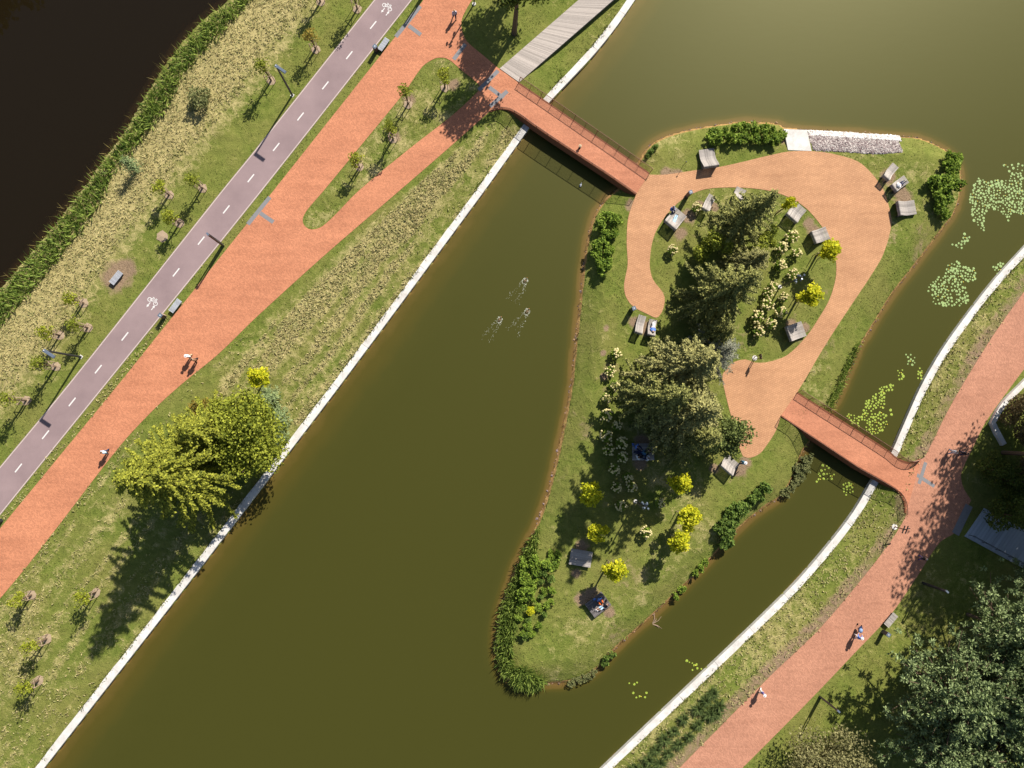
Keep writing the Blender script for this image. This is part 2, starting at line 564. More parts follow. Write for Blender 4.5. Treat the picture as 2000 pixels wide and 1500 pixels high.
WORN = [(1345, 422, 1.2), (1330, 455, 1.0), (1395, 405, .9), (1366, 400, .8), (1590, 452, 1.1), (1580, 435, .9), (1735, 345, 1.3), (1765, 385, 1.5), (1758, 372, 1.2), (1545, 632, .9), (1572, 640, .8), (1240, 630, 1.0),
        (1262, 640, 1.3), (1442, 918, 1.2), (1455, 905, 1.0), (1395, 915, .8), (1255, 862, 1.2), (1250, 905, 1.2), (1137, 1066, 1.1), (1155, 1165, 1.3), (1190, 1195, .9), (1135, 1170, 1.0), (1320, 345, 1.3), (1300, 338, 1.0),
        (1233, 400, 1.0), (1125, 1120, .8), (227, 540, 2.2), (245, 525, 1.6), (1180, 735, .6), (1178, 690, .5), (1185, 640, .5), (1530, 270, .9), (1610, 305, .8), (885, 165, 1.0), (770, 265, 1.0), (800, 195, .9)]


def terrain(P, paths_only=False):
    """height, straw, dirt, mud for ground points"""
    in_bike, in_prom = inside(P, bike_poly), inside(P, prom_poly) & ~inside(P, median_poly)
    in_ip, in_e = inside(P, isle_path), inside(P, east_poly)
    d_path = np.minimum.reduce([dist(P, bike_poly), dist(P, prom_poly), dist(P, median_poly), dist(P, isle_path), dist(P, east_poly)])
    on = in_bike | in_prom | in_ip | in_e
    dp = np.where(on, 0, d_path)
    d_w, d_e = dist(P, w_edge, False), dist(P, e_edge, False)
    d_curb = np.minimum(d_w, d_e)
    in_pond = inside(P, pond_poly)
    d_is = dist(P, isle_poly)
    in_is = inside(P, isle_poly)
    d_rv = dist(P, river_edge, False)
    in_rv = inside(P, river_poly)
    nz = (fbm(P, .9, 3) - .5) * .16 + (fbm(P, .12, 9) - .5) * .12
    ramp = sst(.1, 1.2, dp)
    z = -.025 + nz * ramp - .02 * ramp
    # banks down to the pond walls
    t = dp / np.maximum(dp + np.maximum(d_curb - .75, 0), 1e-3)
    zb = -.03 + (CZ - .06 + .03) * sst(.12, 1.0, t) + nz * ramp * .7
    bank = ~in_pond & ~in_rv & (d_curb < 14)
    z = np.where(bank, np.minimum(z, zb), z)
    # river bank
    rb = ~in_rv & (d_rv < 9)
    z = np.where(rb, np.minimum(z, WZ + 1.25 * sst(-.6, 8, d_rv) + nz * .6), z)
    z = np.where(in_rv, WZ - .12 - d_rv * .55, z)
    # pond bed and island
    bed = WZ - .55 - 2.0 * sst(0, 7.5, d_w) - 1.1 * (1 - sst(2.5, 7, d_e))
    pass
    shelf = WZ - .03 - .75 * np.minimum(d_is, .8) - 1.6 * np.maximum(d_is - .8, 0) + (fbm(P, .7, 21) - .5) * .22
    zp = np.maximum(bed, np.minimum(shelf, WZ - .02))
    zi = WZ + .06 + (1.24 - .03) * sst(-.9, 3.2, d_is) + nz * ramp * sst(.5, 2, d_is)
    zi = np.minimum(zi, -.025 + nz * ramp)
    z = np.where(in_pond, np.where(in_is, zi, zp), z)
    z = np.where(on, -.03, z)
    # under the walls the ground stays below their top
    z = np.where(~in_pond & (d_curb < .8), CZ - .12, z)
    big = fbm(P, .16, 40)
    straw = np.full(len(P), .16) + (big - .5) * .5
    dsw = dist(P, STRAW_W); isw = inside(P, STRAW_W)
    straw = np.maximum(straw, np.where(isw, .55 + .5 * sst(0, 4, dsw), .55 - .55 * sst(0, 4, dsw)))
    dh = dist(P, HAY_SE); ih = inside(P, HAY_SE)
    dirw = np.array(G(944, 375)) - np.array(G(666, 750)); dirw = dirw / np.linalg.norm(dirw)
    al = P @ dirw; ac = np.minimum(d_w, 60) + 1.6 * (fbm(P, .12, 60) - .5)
    rows = np.clip((fbm(np.stack([ac * 1.15, al * .055], 1), 1.0, 62, 3) - .5) * 2.8 + .5, 0, 1)
    hay = np.where(ih, .5, .42 - .42 * sst(0, 3, dh)) + np.where(ih, .35, .12) * (rows - .5)
    straw = np.maximum(straw, hay)
    sw = (d_w < 22) & ~in_pond & ~ih & (P[:, 0] < -30)
    straw = np.where(sw, straw + .26 * rows - .02, straw)
    er = (d_e < 8) & ~in_pond
    straw = np.where(er, .34 + (big - .5) * .7 + .12 * rows, straw)
    mid_ = fbm(P, .55, 140)
    straw = np.where(in_is, .17 + (big - .5) * .8 + (mid_ - .5) * .5, straw)
    straw = np.where((d_path < .7) & ~in_is, straw * .4, straw)
    dirt = .1 + (fbm(P, .35, 80) - .5) * .5
    dirt = np.where(in_is, .22 + (fbm(P, .3, 84) - .5) * .8, dirt)
    dirt = np.where(er, .12 + .5 * sst(2.2, .9, d_path) + (fbm(P, .3, 84) - .5) * .5, dirt)
    # trodden bare patches round the seats
    for (u, v, rr) in WORN:
        c = np.array(G(u, v))
        dirt = np.maximum(dirt, 1.05 * np.exp(-((P - c) ** 2).sum(1) / (rr * rr)))
    straw = np.where(inside(P, median_poly), .38 + (big - .5) * .8 + (mid_ - .5) * .5, straw)
    mud = np.where(in_pond & ~in_is, 1.0, 0.0)
    mud = np.where(in_is, sst(.45, .0, d_is), mud)
    mud = np.where(in_rv, 1.0, mud)
    return dict(z=z, straw=straw, dirt=dirt, mud=mud, on=on, in_pond=in_pond, in_is=in_is, in_rv=in_rv, d_path=d_path, d_w=d_w, d_e=d_e, d_is=d_is, d_rv=d_rv, rows=rows, ih=ih, isw=isw)


def axis(a, b, step, far=(3, 8, 20, 50, 120, 300, 800, 2000)):
    core = np.arange(a, b + step / 2, step)
    return np.concatenate([a - np.array(far)[::-1], core, b + np.array(far)])


def tensor(xs, ys):
    X, Y = np.meshgrid(xs, ys)
    nx, ny = len(xs), len(ys)
    P = np.stack([X.ravel(), Y.ravel()], 1)
    i = np.arange(nx * ny).reshape(ny, nx)
    F = np.stack([i[:-1, :-1], i[:-1, 1:], i[1:, 1:], i[1:, :-1]], -1).reshape(-1, 4)
    return P, F


xs = axis(-78, 88, .34); ys = axis(-58, 68, .34)
TP, TF = tensor(xs, ys)
T = terrain(TP)
far = (np.abs(TP[:, 0] - 5) > 92) | (np.abs(TP[:, 1] - 5) > 72)
gz = np.where(far & ~T['in_pond'] & ~T['in_rv'], -.05, T['z'])
me = big_mesh('ground', np.column_stack([TP, gz]), TF, M['ground'], True)
for a in ('straw', 'dirt', 'mud'):
    at = me.attributes.new(a, 'FLOAT', 'POINT')
    at.data.foreach_set('value', T[a].astype(np.float32))
tag(link('ground', me), kind='structure')
GZ = gz.reshape(len(ys), len(xs))


def zat(x, y):
    """ground height"""
    i = min(max(np.searchsorted(xs, x) - 1, 0), len(xs) - 2)
    j = min(max(np.searchsorted(ys, y) - 1, 0), len(ys) - 2)
    fx = (x - xs[i]) / (xs[i + 1] - xs[i]); fy = (y - ys[j]) / (ys[j + 1] - ys[j])
    return float((GZ[j, i] * (1 - fx) + GZ[j, i + 1] * fx) * (1 - fy) + (GZ[j + 1, i] * (1 - fx) + GZ[j + 1, i + 1] * fx) * fy)


def ground_pt(u, v):
    """point of the ground seen at photo point (u, v)"""
    z = 0.0
    for _ in range(4):
        x, y = G(u, v, z)
        z = max(zat(x, y), WZ)
    return Vector((x, y, z))


# water
def water(name, poly, mat, grow):
    x0, y0 = poly.min(0) - grow; x1, y1 = poly.max(0) + grow
    px = np.arange(max(x0, -92), min(x1, 100), .6); py = np.arange(max(y0, -70), min(y1, 80), .6)
    P, F = tensor(px, py)
    tt = terrain(P)
    keep = tt['in_pond'] if name == 'pond_water' else (tt['in_rv'] | (tt['d_rv'] < 2.5))
    dd = tt['d_w'] if name == 'pond_water' else tt['d_rv']
    if name == 'pond_water': keep = keep | (np.minimum(tt['d_w'], tt['d_e']) < .6)
    fk = keep[F].any(1)
    if name == 'pond_water': fk &= ~((tt['in_is'] & (tt['d_is'] > 1.5))[F].all(1))
    F = F[fk]
    used = np.unique(F)
    mp = np.full(len(P), -1); mp[used] = np.arange(len(used))
    me = big_mesh(name, np.column_stack([P[used], np.full(len(used), WZ)]), mp[F], mat, True)
    at = me.attributes.new('depth', 'FLOAT', 'POINT')
    at.data.foreach_set('value', np.maximum(WZ - tt['z'][used], 0).astype(np.float32))
    return tag(link(name, me), kind='structure')


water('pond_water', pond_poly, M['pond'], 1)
water('river_water', river_poly, M['river'], 1)


# paths as sheets with a shallow edge
def sheet(name, poly, mat, z=0.0, holes=(), parent=None, kind='structure', skirt=.05):
    loops = [[Vector((x, y, 0)) for x, y in poly]] + [[Vector((x, y, 0)) for x, y in h] for h in holes]
    V = [v for lp in loops for v in lp]
    tr = tessellate_polygon(loops)
    mb = MB()
    ff = []
    for a, b, c in tr:
        A, B, C = V[a], V[b], V[c]
        ff.append((a, b, c) if (B - A).cross(C - A).z > 0 else (a, c, b))
    mb.add([(v.x, v.y, z) for v in V], ff)
    o = 0
    for lp in loops:
        n = len(lp)
        mb.add([(v.x, v.y, z) for v in lp] + [(v.x, v.y, z - skirt) for v in lp], [(i, (i + 1) % n, n + (i + 1) % n, n + i) for i in range(n)])
    ob = mb.build(name, mat, parent)
    if kind: tag(ob, kind=kind)
    return ob


bike = sheet('cycle_path', bike_poly, M['asphalt'])
prom = sheet('brick_promenade', prom_poly, M['brick'], holes=[median_poly])
iprom = sheet('island_path', isle_path, M['brick_island'])
east = sheet('east_promenade', east_poly, M['brick_east'])


def ribbon(pts, w, z, off=0.0):
    """strip of width w along world points"""
    P = [Vector((x, y)) for x, y in pts]
    vv, ff = [], []
    for i, p in enumerate(P):
        d = (P[min(i + 1, len(P) - 1)] - P[max(i - 1, 0)]).normalized()
        nrm = Vector((-d.y, d.x))
        for s in (-.5, .5):
            q = p + nrm * (off + s * w)
            vv.append((q.x, q.y, z))
    for i in range(len(P) - 1):
        ff.append((2 * i, 2 * i + 2, 2 * i + 3, 2 * i + 1))
    return vv, ff


for pts, off in ((BIKE_L, .1), (BIKE_R, -.1)):
    mb = MB(); vv, ff = ribbon(GP(pts), .1, .004, off)
    mb.add(vv, ff); mb.build('edge_line', M['edge_paint'], bike)
for u, v in [(916 / 4 + 500, 195 / 4), (729 / 4 + 500, 431 / 4), (542 / 4 + 500, 667 / 4), (348 / 4 + 500, 910 / 4), (158 / 4 + 500, 1148 / 4), (490, 348), (442, 409), (393, 470), (344, 532), (244, 657), (192, 721), (141, 785), (89, 849), (36, 914), (-15, 978)]:
    x, y = G(u, v)
    dx, dy = np.array(G(u + 12.7, v - 16)) - np.array((x, y))
    mb = MB(); mb.box(-.62, .62, -.075, .075, .001, .005)
    mb.build('lane_dash', M['white_paint'], bike, (x, y, 0), math.atan2(dy, dx))


def bike_mark(u, v):
    """painted bicycle (two wheels, frame, handlebar) and two direction arrows"""
    x, y = G(u, v)
    dx, dy = np.array(G(u + 12.7, v - 16)) - np.array((x, y))
    a = math.atan2(dy, dx)
    mb = MB()

    def ring(cx, cy, r0, r1, n=16):
        o = [(cx + r * math.cos(2 * math.pi * i / n), cy + r * math.sin(2 * math.pi * i / n), .005) for r in (r1, r0) for i in range(n)]
        mb.add(o, [(i, (i + 1) % n, n + (i + 1) % n, n + i) for i in range(n)])

    def bar(p, q, w=.07):
        p, q = Vector(p), Vector(q)
        d = (q - p).normalized(); nn = Vector((-d.y, d.x)) * w / 2
        mb.add([(*(p - nn), .0052), (*(q - nn), .0052), (*(q + nn), .0052), (*(p + nn), .0052)], [(0, 1, 2, 3)])
    for cx in (-.43, .43): ring(cx, 0, .19, .27)
    bar((-.43, 0), (-.18, .38)); bar((-.18, .38), (.22, .40)); bar((-.18, .38), (0, 0)); bar((0, 0), (.22, .40)); bar((-.43, 0), (0, 0))
    bar((.43, 0), (.24, .5)); bar((.12, .53), (.34, .5)); bar((-.3, .46), (-.08, .46))
    mb.build('bicycle_symbol', M['white_paint'], bike, (x, y, 0), a - math.pi / 2)
    for du, dv, s in ((-8, 6, -1), (1, 12, 1)):
        ax, ay = G(u + du, v + dv)
        mb = MB()
        mb.add([(-.35, -.05, .005), (.05, -.05, .005), (.05, .05, .005), (-.35, .05, .005), (.05, -.16, .005), (.38, 0, .005), (.05, .16, .005)], [(0, 1, 2, 3), (4, 5, 6)])
        mb.build('direction_arrow', M['white_paint'], bike, (ax, ay, 0), a + (math.pi if s < 0 else 0))


bike_mark(756, 14)
bike_mark(298, 589)


_sz = [.004]


def strip(path, u0, v0, u1, v1, wpx=8):
    _sz[0] = .004 if _sz[0] > .01 else _sz[0] + .004
    mb = MB(); vv, ff = ribbon(GP([(u0, v0), (u1, v1)]), wpx / 16, _sz[0])
    mb.add(vv, ff); mb.build('slate_strip', M['slate'], path)


for s in [(821, 12, 773, 72), (798, 50, 822, 68), (527, 385, 484, 438), (508, 416, 534, 434), (909, 86, 886, 116), (973, 138, 935, 176), (955, 170, 1000, 204), (991, 178, 957, 208)]:
    strip(prom, *s)
for s in [(1772, 915, 1825, 950), (1808, 903, 1795, 945)]:
    strip(east, *s, 7)
strip(east, 1893, 987, 1866, 1043, 16)
# thin settlement joints across the promenade
# concrete pond walls, block by block
def wall(name, edge, label, side, skip):
    root = empty(name, (0, 0, CZ), label, 'wall', 'concrete walls holding the pond')
    P = [Vector(p) for p in edge]
    # resample
    L = [0.0]
    for a, b in zip(P, P[1:]): L.append(L[-1] + (b - a).length)

    def at(s):
        for i in range(len(P) - 1):
            if s <= L[i + 1] or i == len(P) - 2:
                t = (s - L[i]) / (L[i + 1] - L[i])
                return P[i].lerp(P[i + 1], t), (P[i + 1] - P[i]).normalized()
    s, step, w = 0.0, 6.0, .86
    while s < L[-1] - .5:
        e = min(s + step, L[-1])
        pts, n = [], 5
        for k in range(n):
            q, d = at(s + .012 + (e - s - .024) * k / (n - 1))
            pts.append((q, Vector((-d.y, d.x)) * side))
        inner = [(q.x, q.y) for q, nn in pts]
        outer = [((q + nn * (w + R.uniform(-.05, .05))).x, (q + nn * (w + R.uniform(-.05, .05))).y) for q, nn in pts]
        mb = MB()
        mb.prism(inner + outer[::-1], -2.6 - CZ, R.uniform(-.008, .008))
        mb.build('wall_block', M['conc'], root)
        s = e
    return root


wall('pond_wall', w_edge, 'pale concrete wall edging the pond below the mown bank', -1, None)
wall('pond_wall', e_edge, 'pale curved concrete wall along the east bank of the channel', 1, None)


# ------------------------------------------------------------------ bridges
def bridge(label, deck_px, ne_px, sw_px, land_px, mat):
    root = empty('footbridge', (*G(*deck_px[0]), 0), label, 'bridge', 'brick paved footbridges to the island')
    o = Vector(root.location)

    def loc(pts): return [(x - o.x, y - o.y) for x, y in pts]
    dk = loc(GP(deck_px, .03))
    MB().prism(dk, -.10, .03).build('deck', mat, root)
    cx = sum(p[0] for p in dk) / len(dk); cy = sum(p[1] for p in dk) / len(dk)
    MB().prism([(cx + (x - cx) * .97, cy + (y - cy) * .97) for x, y in dk], -.62, -.104).build('girder', M['corten'], root)
    for lp in land_px:
        q = loc(GP(lp, 0))
        qx = sum(p[0] for p in q) / len(q); qy = sum(p[1] for p in q) / len(q)
        MB().prism([(qx + (x - qx) * .985, qy + (y - qy) * .985) for x, y in q], -2.4, -.108).build('abutment', M['corten'], root)
    for side_px, sg in ((ne_px, 1), (sw_px, -1)):
        E = [Vector(p) for p in loc(GP(side_px, .03))]
        nrm = []
        for i in range(len(E)):
            d = (E[min(i + 1, len(E) - 1)] - E[max(i - 1, 0)]).normalized()
            nn = Vector((-d.y, d.x)) * sg
            nrm.append(nn)
        # sloping edge beam
        mb = MB()
        sec = [(0, .05), (.16, .05), (.44, -.78), (.30, -.78), (0, -.2)]
        vv = [(e.x + n.x * a, e.y + n.y * a, z) for e, n in zip(E, nrm) for a, z in sec]
        k = len(sec)
        ff = []
        for i in range(len(E) - 1):
            for j in range(k):
                j2 = (j + 1) % k
                f = (i * k + j, i * k + j2, (i + 1) * k + j2, (i + 1) * k + j)
                ff.append(f)
        ff += [tuple(range(k)), tuple((len(E) - 1) * k + j for j in range(k))]
        mb.add(vv, ff)
        mb.build('edge_beam', M['corten'], root)
        # railing: posts, handrail, fine bars
        L = [0.0]
        for a, b in zip(E, E[1:]): L.append(L[-1] + (b - a).length)

        def at(s):
            for i in range(len(E) - 1):
                if s <= L[i + 1] or i == len(E) - 2:
                    t = (s - L[i]) / max(L[i + 1] - L[i], 1e-6)
                    return E[i].lerp(E[i + 1], t), nrm[i].lerp(nrm[i + 1], t)
        npost = max(3, int(L[-1] / 1.55))
        pm = None
        for i in range(npost + 1):
            q, nn = at(L[-1] * i / npost)
            b = (q.x + nn.x * .09, q.y + nn.y * .09)
            if pm is None:
                pm = MB().box(-.02, .02, -.03, .03, 0, 1.08).mesh('post', M['steel'])
            po = link('post', pm, root, (b[0], b[1], .05)); po.rotation_euler = (0, .26, math.atan2(nn.y, nn.x))
        tp = []
        for i in range(len(E)):
            q, nn = E[i], nrm[i]
            tp.append((q.x + nn.x * .38, q.y + nn.y * .38, 1.1))
        MB().tube(tp, .032, 6).build('handrail', M['steel'], root)
        nb = int(L[-1] / .085)
        mb = MB()
        for i in range(nb):
            q, nn = at(L[-1] * (i + .5) / nb)
            x, y = q.x + nn.x * .09, q.y + nn.y * .09
            mb.add([(x - .012, y - .012, .06), (x + .012, y - .012, .06), (x, y + .014, .06), (x + nn.x * .28 - .012, y + nn.y * .28 - .012, 1.08), (x + nn.x * .28 + .012, y + nn.y * .28 - .012, 1.08), (x + nn.x * .28, y + nn.y * .28 + .014, 1.08)],
                   [(0, 1, 4, 3), (1, 2, 5, 4), (2, 0, 3, 5)])
        tag(mb.build('railing_bars', M['steel'], root), kind='stuff')
    return root


B1_NE = [(1012, 163), (1075, 206), (1140, 251), (1205, 296), (1268, 340)]
B1_SW = cr([(957, 217), (966, 213), (980, 211), (995, 213), (1008, 219), (1024, 229), (1040, 241), (1075, 265)], 3) + [(1140, 308), (1190, 341), (1243, 378)]
bridge('long red footbridge from the promenade to the island', B1_NE + B1_SW[::-1], B1_NE, B1_SW,
       [[(1014, 166), (1070, 203), (1034, 236), (1018, 225), (1003, 216), (985, 212), (962, 216)], [(1255, 333), (1268, 340), (1243, 378), (1230, 369)]],
       brickmat('bridge_paving', (.47, .20, .115), .55, .2, .1, (.6, .6, .6), .12))
B2_NE = [(1556, 768), (1615, 806), (1675, 844), (1720, 873)] + cr([(1738, 885), (1748, 894), (1760, 902), (1774, 906), (1787, 904), (1800, 897)], 3)
B2_SW = [(1526, 811), (1600, 860), (1675, 910), (1720, 935)] + cr([(1740, 947), (1752, 955), (1761, 966), (1768, 984), (1769, 1003)], 3)
bridge('shorter red footbridge from the island to the east promenade', B2_NE + B2_SW[::-1], B2_NE, B2_SW,
       [[(1745, 892), (1772, 907), (1795, 902), (1770, 985), (1762, 968), (1745, 950), (1716, 933)], [(1556, 768), (1570, 777), (1540, 821), (1526, 811)]], bpy.data.materials['bridge_paving'])

# ------------------------------------------------------------------ boardwalk, slabs, grey footbridge
bw = empty('boardwalk', (*G(995, 147), 0), 'pale weathered plank boardwalk running over the grass to the bridge', 'boardwalk')
a0, a1 = np.array(G(976, 134)), np.array(G(1014, 161))
b0, b1 = np.array(G(1130, 0)), np.array(G(1198, 0))
ext = 1.35
b0 = a0 + (b0 - a0) * ext; b1 = a1 + (b1 - a1) * ext
npl = 150
o = np.array(bw.location)[:2]
for i in range(npl):
    t0, t1 = (i + .03) / npl, (i + .95) / npl
    e = [R.uniform(-.012, .012) for _ in range(2)]
    q = [a0 + (b0 - a0) * (t0 + e[0] * 0), a0 + (b0 - a0) * t1, a1 + (b1 - a1) * t1, a1 + (b1 - a1) * t0]
    MB().prism([tuple(p - o) for p in q], .0, .055 + R.uniform(-.006, .006)).build('plank', M['board'], bw)
for s in (.03, .97):
    p, q = a0 + (a1 - a0) * s, b0 + (b1 - b0) * s
    d = (q - p) / np.linalg.norm(q - p); nn = np.array([-d[1], d[0]]) * .06
    MB().prism([tuple(p - nn - o), tuple(q - nn - o), tuple(q + nn - o), tuple(p + nn - o)], -.5, -.004).build('side_beam', M['slat_dark'], bw)

slab = empty('landing_slab', (*G(1557, 274), 0), 'flat white concrete slab at the water edge of the island', 'slab')
MB().prism([tuple(np.array(p) - np.array(slab.location)[:2]) for p in GP([(1531, 252), (1576, 254), (1585, 295), (1539, 293)])], -1.5, .02).build('concrete_slab', M['conc'], slab)

gd = empty('deck_bridge', (*G(1900, 1015), 0), 'blue grey plank deck in the shade off the east promenade', 'deck')
o = np.array(gd.location)[:2]
a0, a1 = np.array(G(1921, 994)), np.array(G(1885, 1046))
dv = np.array(G(2000, 1037)) - np.array(G(1921, 994)); dv = dv / np.linalg.norm(dv)
for i in range(44):
    q = [a0 + dv * (i * .42 + .012), a0 + dv * (i * .42 + .408), a1 + dv * (i * .42 + .408), a1 + dv * (i * .42 + .012)]
    MB().prism([tuple(p - o) for p in q], -.05, .05 + R.uniform(-.004, .004)).build('plank', M['grey_deck'], gd)
for c, ins in ((a0, 1), (a1, -1)):
    dd = (a1 - a0) / np.linalg.norm(a1 - a0) * ins
    q = [c, c + dv * 18.4, c + dv * 18.4 - dd * .12, c - dd * .12]
    MB().prism([tuple(p - o) for p in q], -.5, .09).build('side_beam', M['grey_deck'], gd)
c = a1 - (a1 - a0) / np.linalg.norm(a1 - a0) * .28
for i in range(10):
    p = c + dv * (.3 + 1.9 * i) - o
    MB().box(-.03, .03, -.03, .03, .05, 1.1).build('post', M['dark_metal'], gd, (p[0], p[1], 0))
p, q = c + dv * .2 - o, c + dv * 18 - o
MB().tube([(*p, 1.12), (*q, 1.12)], .04).build('handrail', M['dark_metal'], gd)
MB().tube([(*p, .6), (*q, .6)], .025).build('mid_rail', M['dark_metal'], gd)

# pale stone seat wall by the trees
sw = empty('seat_wall', (*G(1933, 825), 0), 'low bent stone seat wall in dappled shade beside the east promenade', 'wall')
o = np.array(sw.location)[:2]
cl = [tuple(np.array(p) - o) for p in GP(cr([(2010, 735), (1985, 760), (1962, 783), (1946, 805), (1935, 826)], 3) + [(1946, 848), (1957, 868)])]
vv, ff = ribbon(cl, .62, .46)
n2 = len(vv) // 2
poly = [vv[2 * i][:2] for i in range(n2)] + [vv[2 * i + 1][:2] for i in range(n2)][::-1]
MB().prism(poly, -.1, .46).build('stone_seat', M['conc'], sw)

# ------------------------------------------------------------------ foliage
LM = {}
LM['spruce'] = leafmat('spruce_needles', (.042, .058, .016), (.35, .345, .10), .08)
LM['spruce_tan'] = leafmat('spruce_tan_needles', (.055, .065, .02), (.41, .385, .14), .08)
LM['blue'] = leafmat('blue_grey_needles', (.08, .095, .07), (.29, .29, .21), .1)
LM['bluegreen'] = leafmat('blue_green_needles', (.03, .06, .018), (.31, .385, .165), .1)
LM['evergreen'] = leafmat('evergreen_leaves', (.04, .065, .018), (.22, .26, .07), .18)
LM['larch'] = leafmat('larch_needles', (.055, .078, .010), (.40, .41, .05), .16)
LM['lime'] = leafmat('lime_leaves', (.06, .092, .010), (.37, .40, .045), .22)
LM['yellow'] = leafmat('yellow_leaves', (.25, .31, .010), (.70, .66, .03), .35)
LM['bush'] = leafmat('bush_leaves', (.055, .115, .014), (.31, .42, .055), .34)
LM['bush_dark'] = leafmat('dark_bush_leaves', (.035, .08, .016), (.21, .30, .055), .3)
LM['bush_grey'] = leafmat('grey_bush_leaves', (.07, .09, .03), (.27, .28, .11), .28)
LM['reed'] = leafmat('reed_leaves', (.055, .11, .018), (.33, .42, .085), .4)
LM['reed_dry'] = leafmat('dry_reed_leaves', (.16, .13, .035), (.40, .33, .11), .3)
LM['sapling'] = leafmat('sapling_leaves', (.15, .19, .012), (.44, .47, .05), .38)
LM['sapling_dark'] = leafmat('dark_sapling_leaves', (.11, .15, .014), (.36, .40, .05), .38)
LM['autumn'] = leafmat('autumn_leaves', (.16, .13, .02), (.40, .30, .06), .35)
LM['olive'] = leafmat('olive_leaves', (.085, .09, .028), (.36, .335, .15), .28)
LM['brown'] = leafmat('brown_leaves', (.07, .055, .025), (.28, .22, .10), .28)
LM['forest'] = leafmat('forest_leaves', (.028, .05, .01), (.14, .18, .03), .3)
LM['grassy'] = leafmat('tuft_grass', (.03, .055, .014), (.15, .20, .06), .28)
LM['flower'] = leafmat('cream_flower_heads', (.6, .5, .2), (.85, .76, .42), .2)
LM['lawn'] = leafmat('lawn_blades', (.055, .075, .012), (.22, .22, .06), .3)
LM['hay'] = leafmat('cut_hay', (.26, .225, .09), (.56, .48, .23), .2)
LM['haygreen'] = leafmat('half_dry_hay', (.18, .19, .06), (.42, .40, .17), .2)


def unit(a):
    return a / np.maximum(np.linalg.norm(a, axis=-1, keepdims=True), 1e-9)


def leaf_quads(P, L, W, axis_=None, up=.6, rg=None):
    """diamond leaves at P: length L, width W, optional axis directions, faces biased upwards"""
    rg = rg or NR
    n = len(P)
    L = np.broadcast_to(np.asarray(L, float), (n,))[:, None]
    W = np.broadcast_to(np.asarray(W, float), (n,))[:, None]
    nr = unit(rg.normal(size=(n, 3)) + np.array([0, 0, up * 2.2]))
    a = rg.normal(size=(n, 3)) if axis_ is None else axis_
    a = unit(a - (a * nr).sum(1, keepdims=True) * nr) if axis_ is None else unit(a)
    b = unit(np.cross(nr, a))
    if axis_ is None:
        V = np.stack([P - a * L / 2, P + b * W / 2, P + a * L / 2, P - b * W / 2], 1)
    else:
        V = np.stack([P, P + a * L * .45 + b * W / 2, P + a * L, P + a * L * .45 - b * W / 2], 1)
    return V.reshape(-1, 3), np.arange(4 * n).reshape(n, 4)


def merge(parts):
    V, F, o = [], [], 0
    for v, f in parts:
        V.append(v); F.append(f + o); o += len(v)
    return np.concatenate(V), np.concatenate(F)


def blob_leaves(blobs, n, size, rg, up=.5, shell=.45):
    """leaves spread through a set of ellipsoids (cx,cy,cz,rx,ry,rz), denser towards the outside"""
    B = np.array(blobs, float)
    wgt = (B[:, 3] * B[:, 4] * B[:, 5]) ** (2 / 3)
    k = rg.choice(len(B), n, p=wgt / wgt.sum())
    d = unit(rg.normal(size=(n, 3)))
    r = (shell + (1 - shell) * rg.random(n) ** .6)[:, None] * (1 + .12 * rg.normal(size=(n, 1)))
    P = B[k, :3] + d * r * B[k, 3:]
    s = size * rg.uniform(.6, 1.35, n)
    return leaf_quads(P, s, s * .7, None, up, rg)


def spruce_mesh(seed, Rr, Hh, nb, spl=.5, spw=.16, droop=.30, dens=5, pw=.8, z0=.06, step=.26):
    rg = np.random.default_rng(seed)
    Ps, As, Ls, wood = [], [], [], MB()
    for i in range(nb):
        t = (i + rg.random()) / nb
        z = Hh * (z0 + (1 - z0) * t ** 1.05)
        L = Rr * (1 - t) ** pw * rg.uniform(.5, 1.16) + .22
        ph = i * 2.39996 + rg.uniform(-.3, .3)
        d = np.array([math.cos(ph), math.sin(ph), 0])
        n = max(3, int(L / step))
        s = np.linspace(.07, 1, n)
        zz = z + L * (.16 * s - droop * s * s)
        pts = d * (s * L)[:, None] + np.column_stack([np.zeros(n), np.zeros(n), zz])
        if L > 1.0 and i % 2 == 0: wood.tube([(0, 0, z), tuple(pts[n // 2]), tuple(pts[-2])], [.045, .03, .012], 3, cap=False)
        for k in range(n):
            side = np.array([-d[1], d[0], 0])
            for j in range(dens):
                sg = 1 if j % 2 else -1
                f = .9 if j == dens - 1 else rg.uniform(.25, .8)
                ax = d * f + side * sg * (1 - f) * .95 + np.array([0, 0, rg.uniform(-.35, .12)])
                Ps.append(pts[k] + rg.normal(size=3) * .09); As.append(ax)
                Ls.append(spl * rg.uniform(.6, 1.25) * (1.15 - .45 * s[k]) * min(1, .5 + L / 3))
    n = len(Ps)
    V, F = leaf_quads(np.array(Ps), np.array(Ls), spw, np.array(As), 1.0, rg)
    wood.tube([(0, 0, -.3), (0, 0, Hh * .5), (0, 0, Hh * .97)], [.02 * Hh * .9, .011 * Hh, .02], 7)
    return V, F, wood


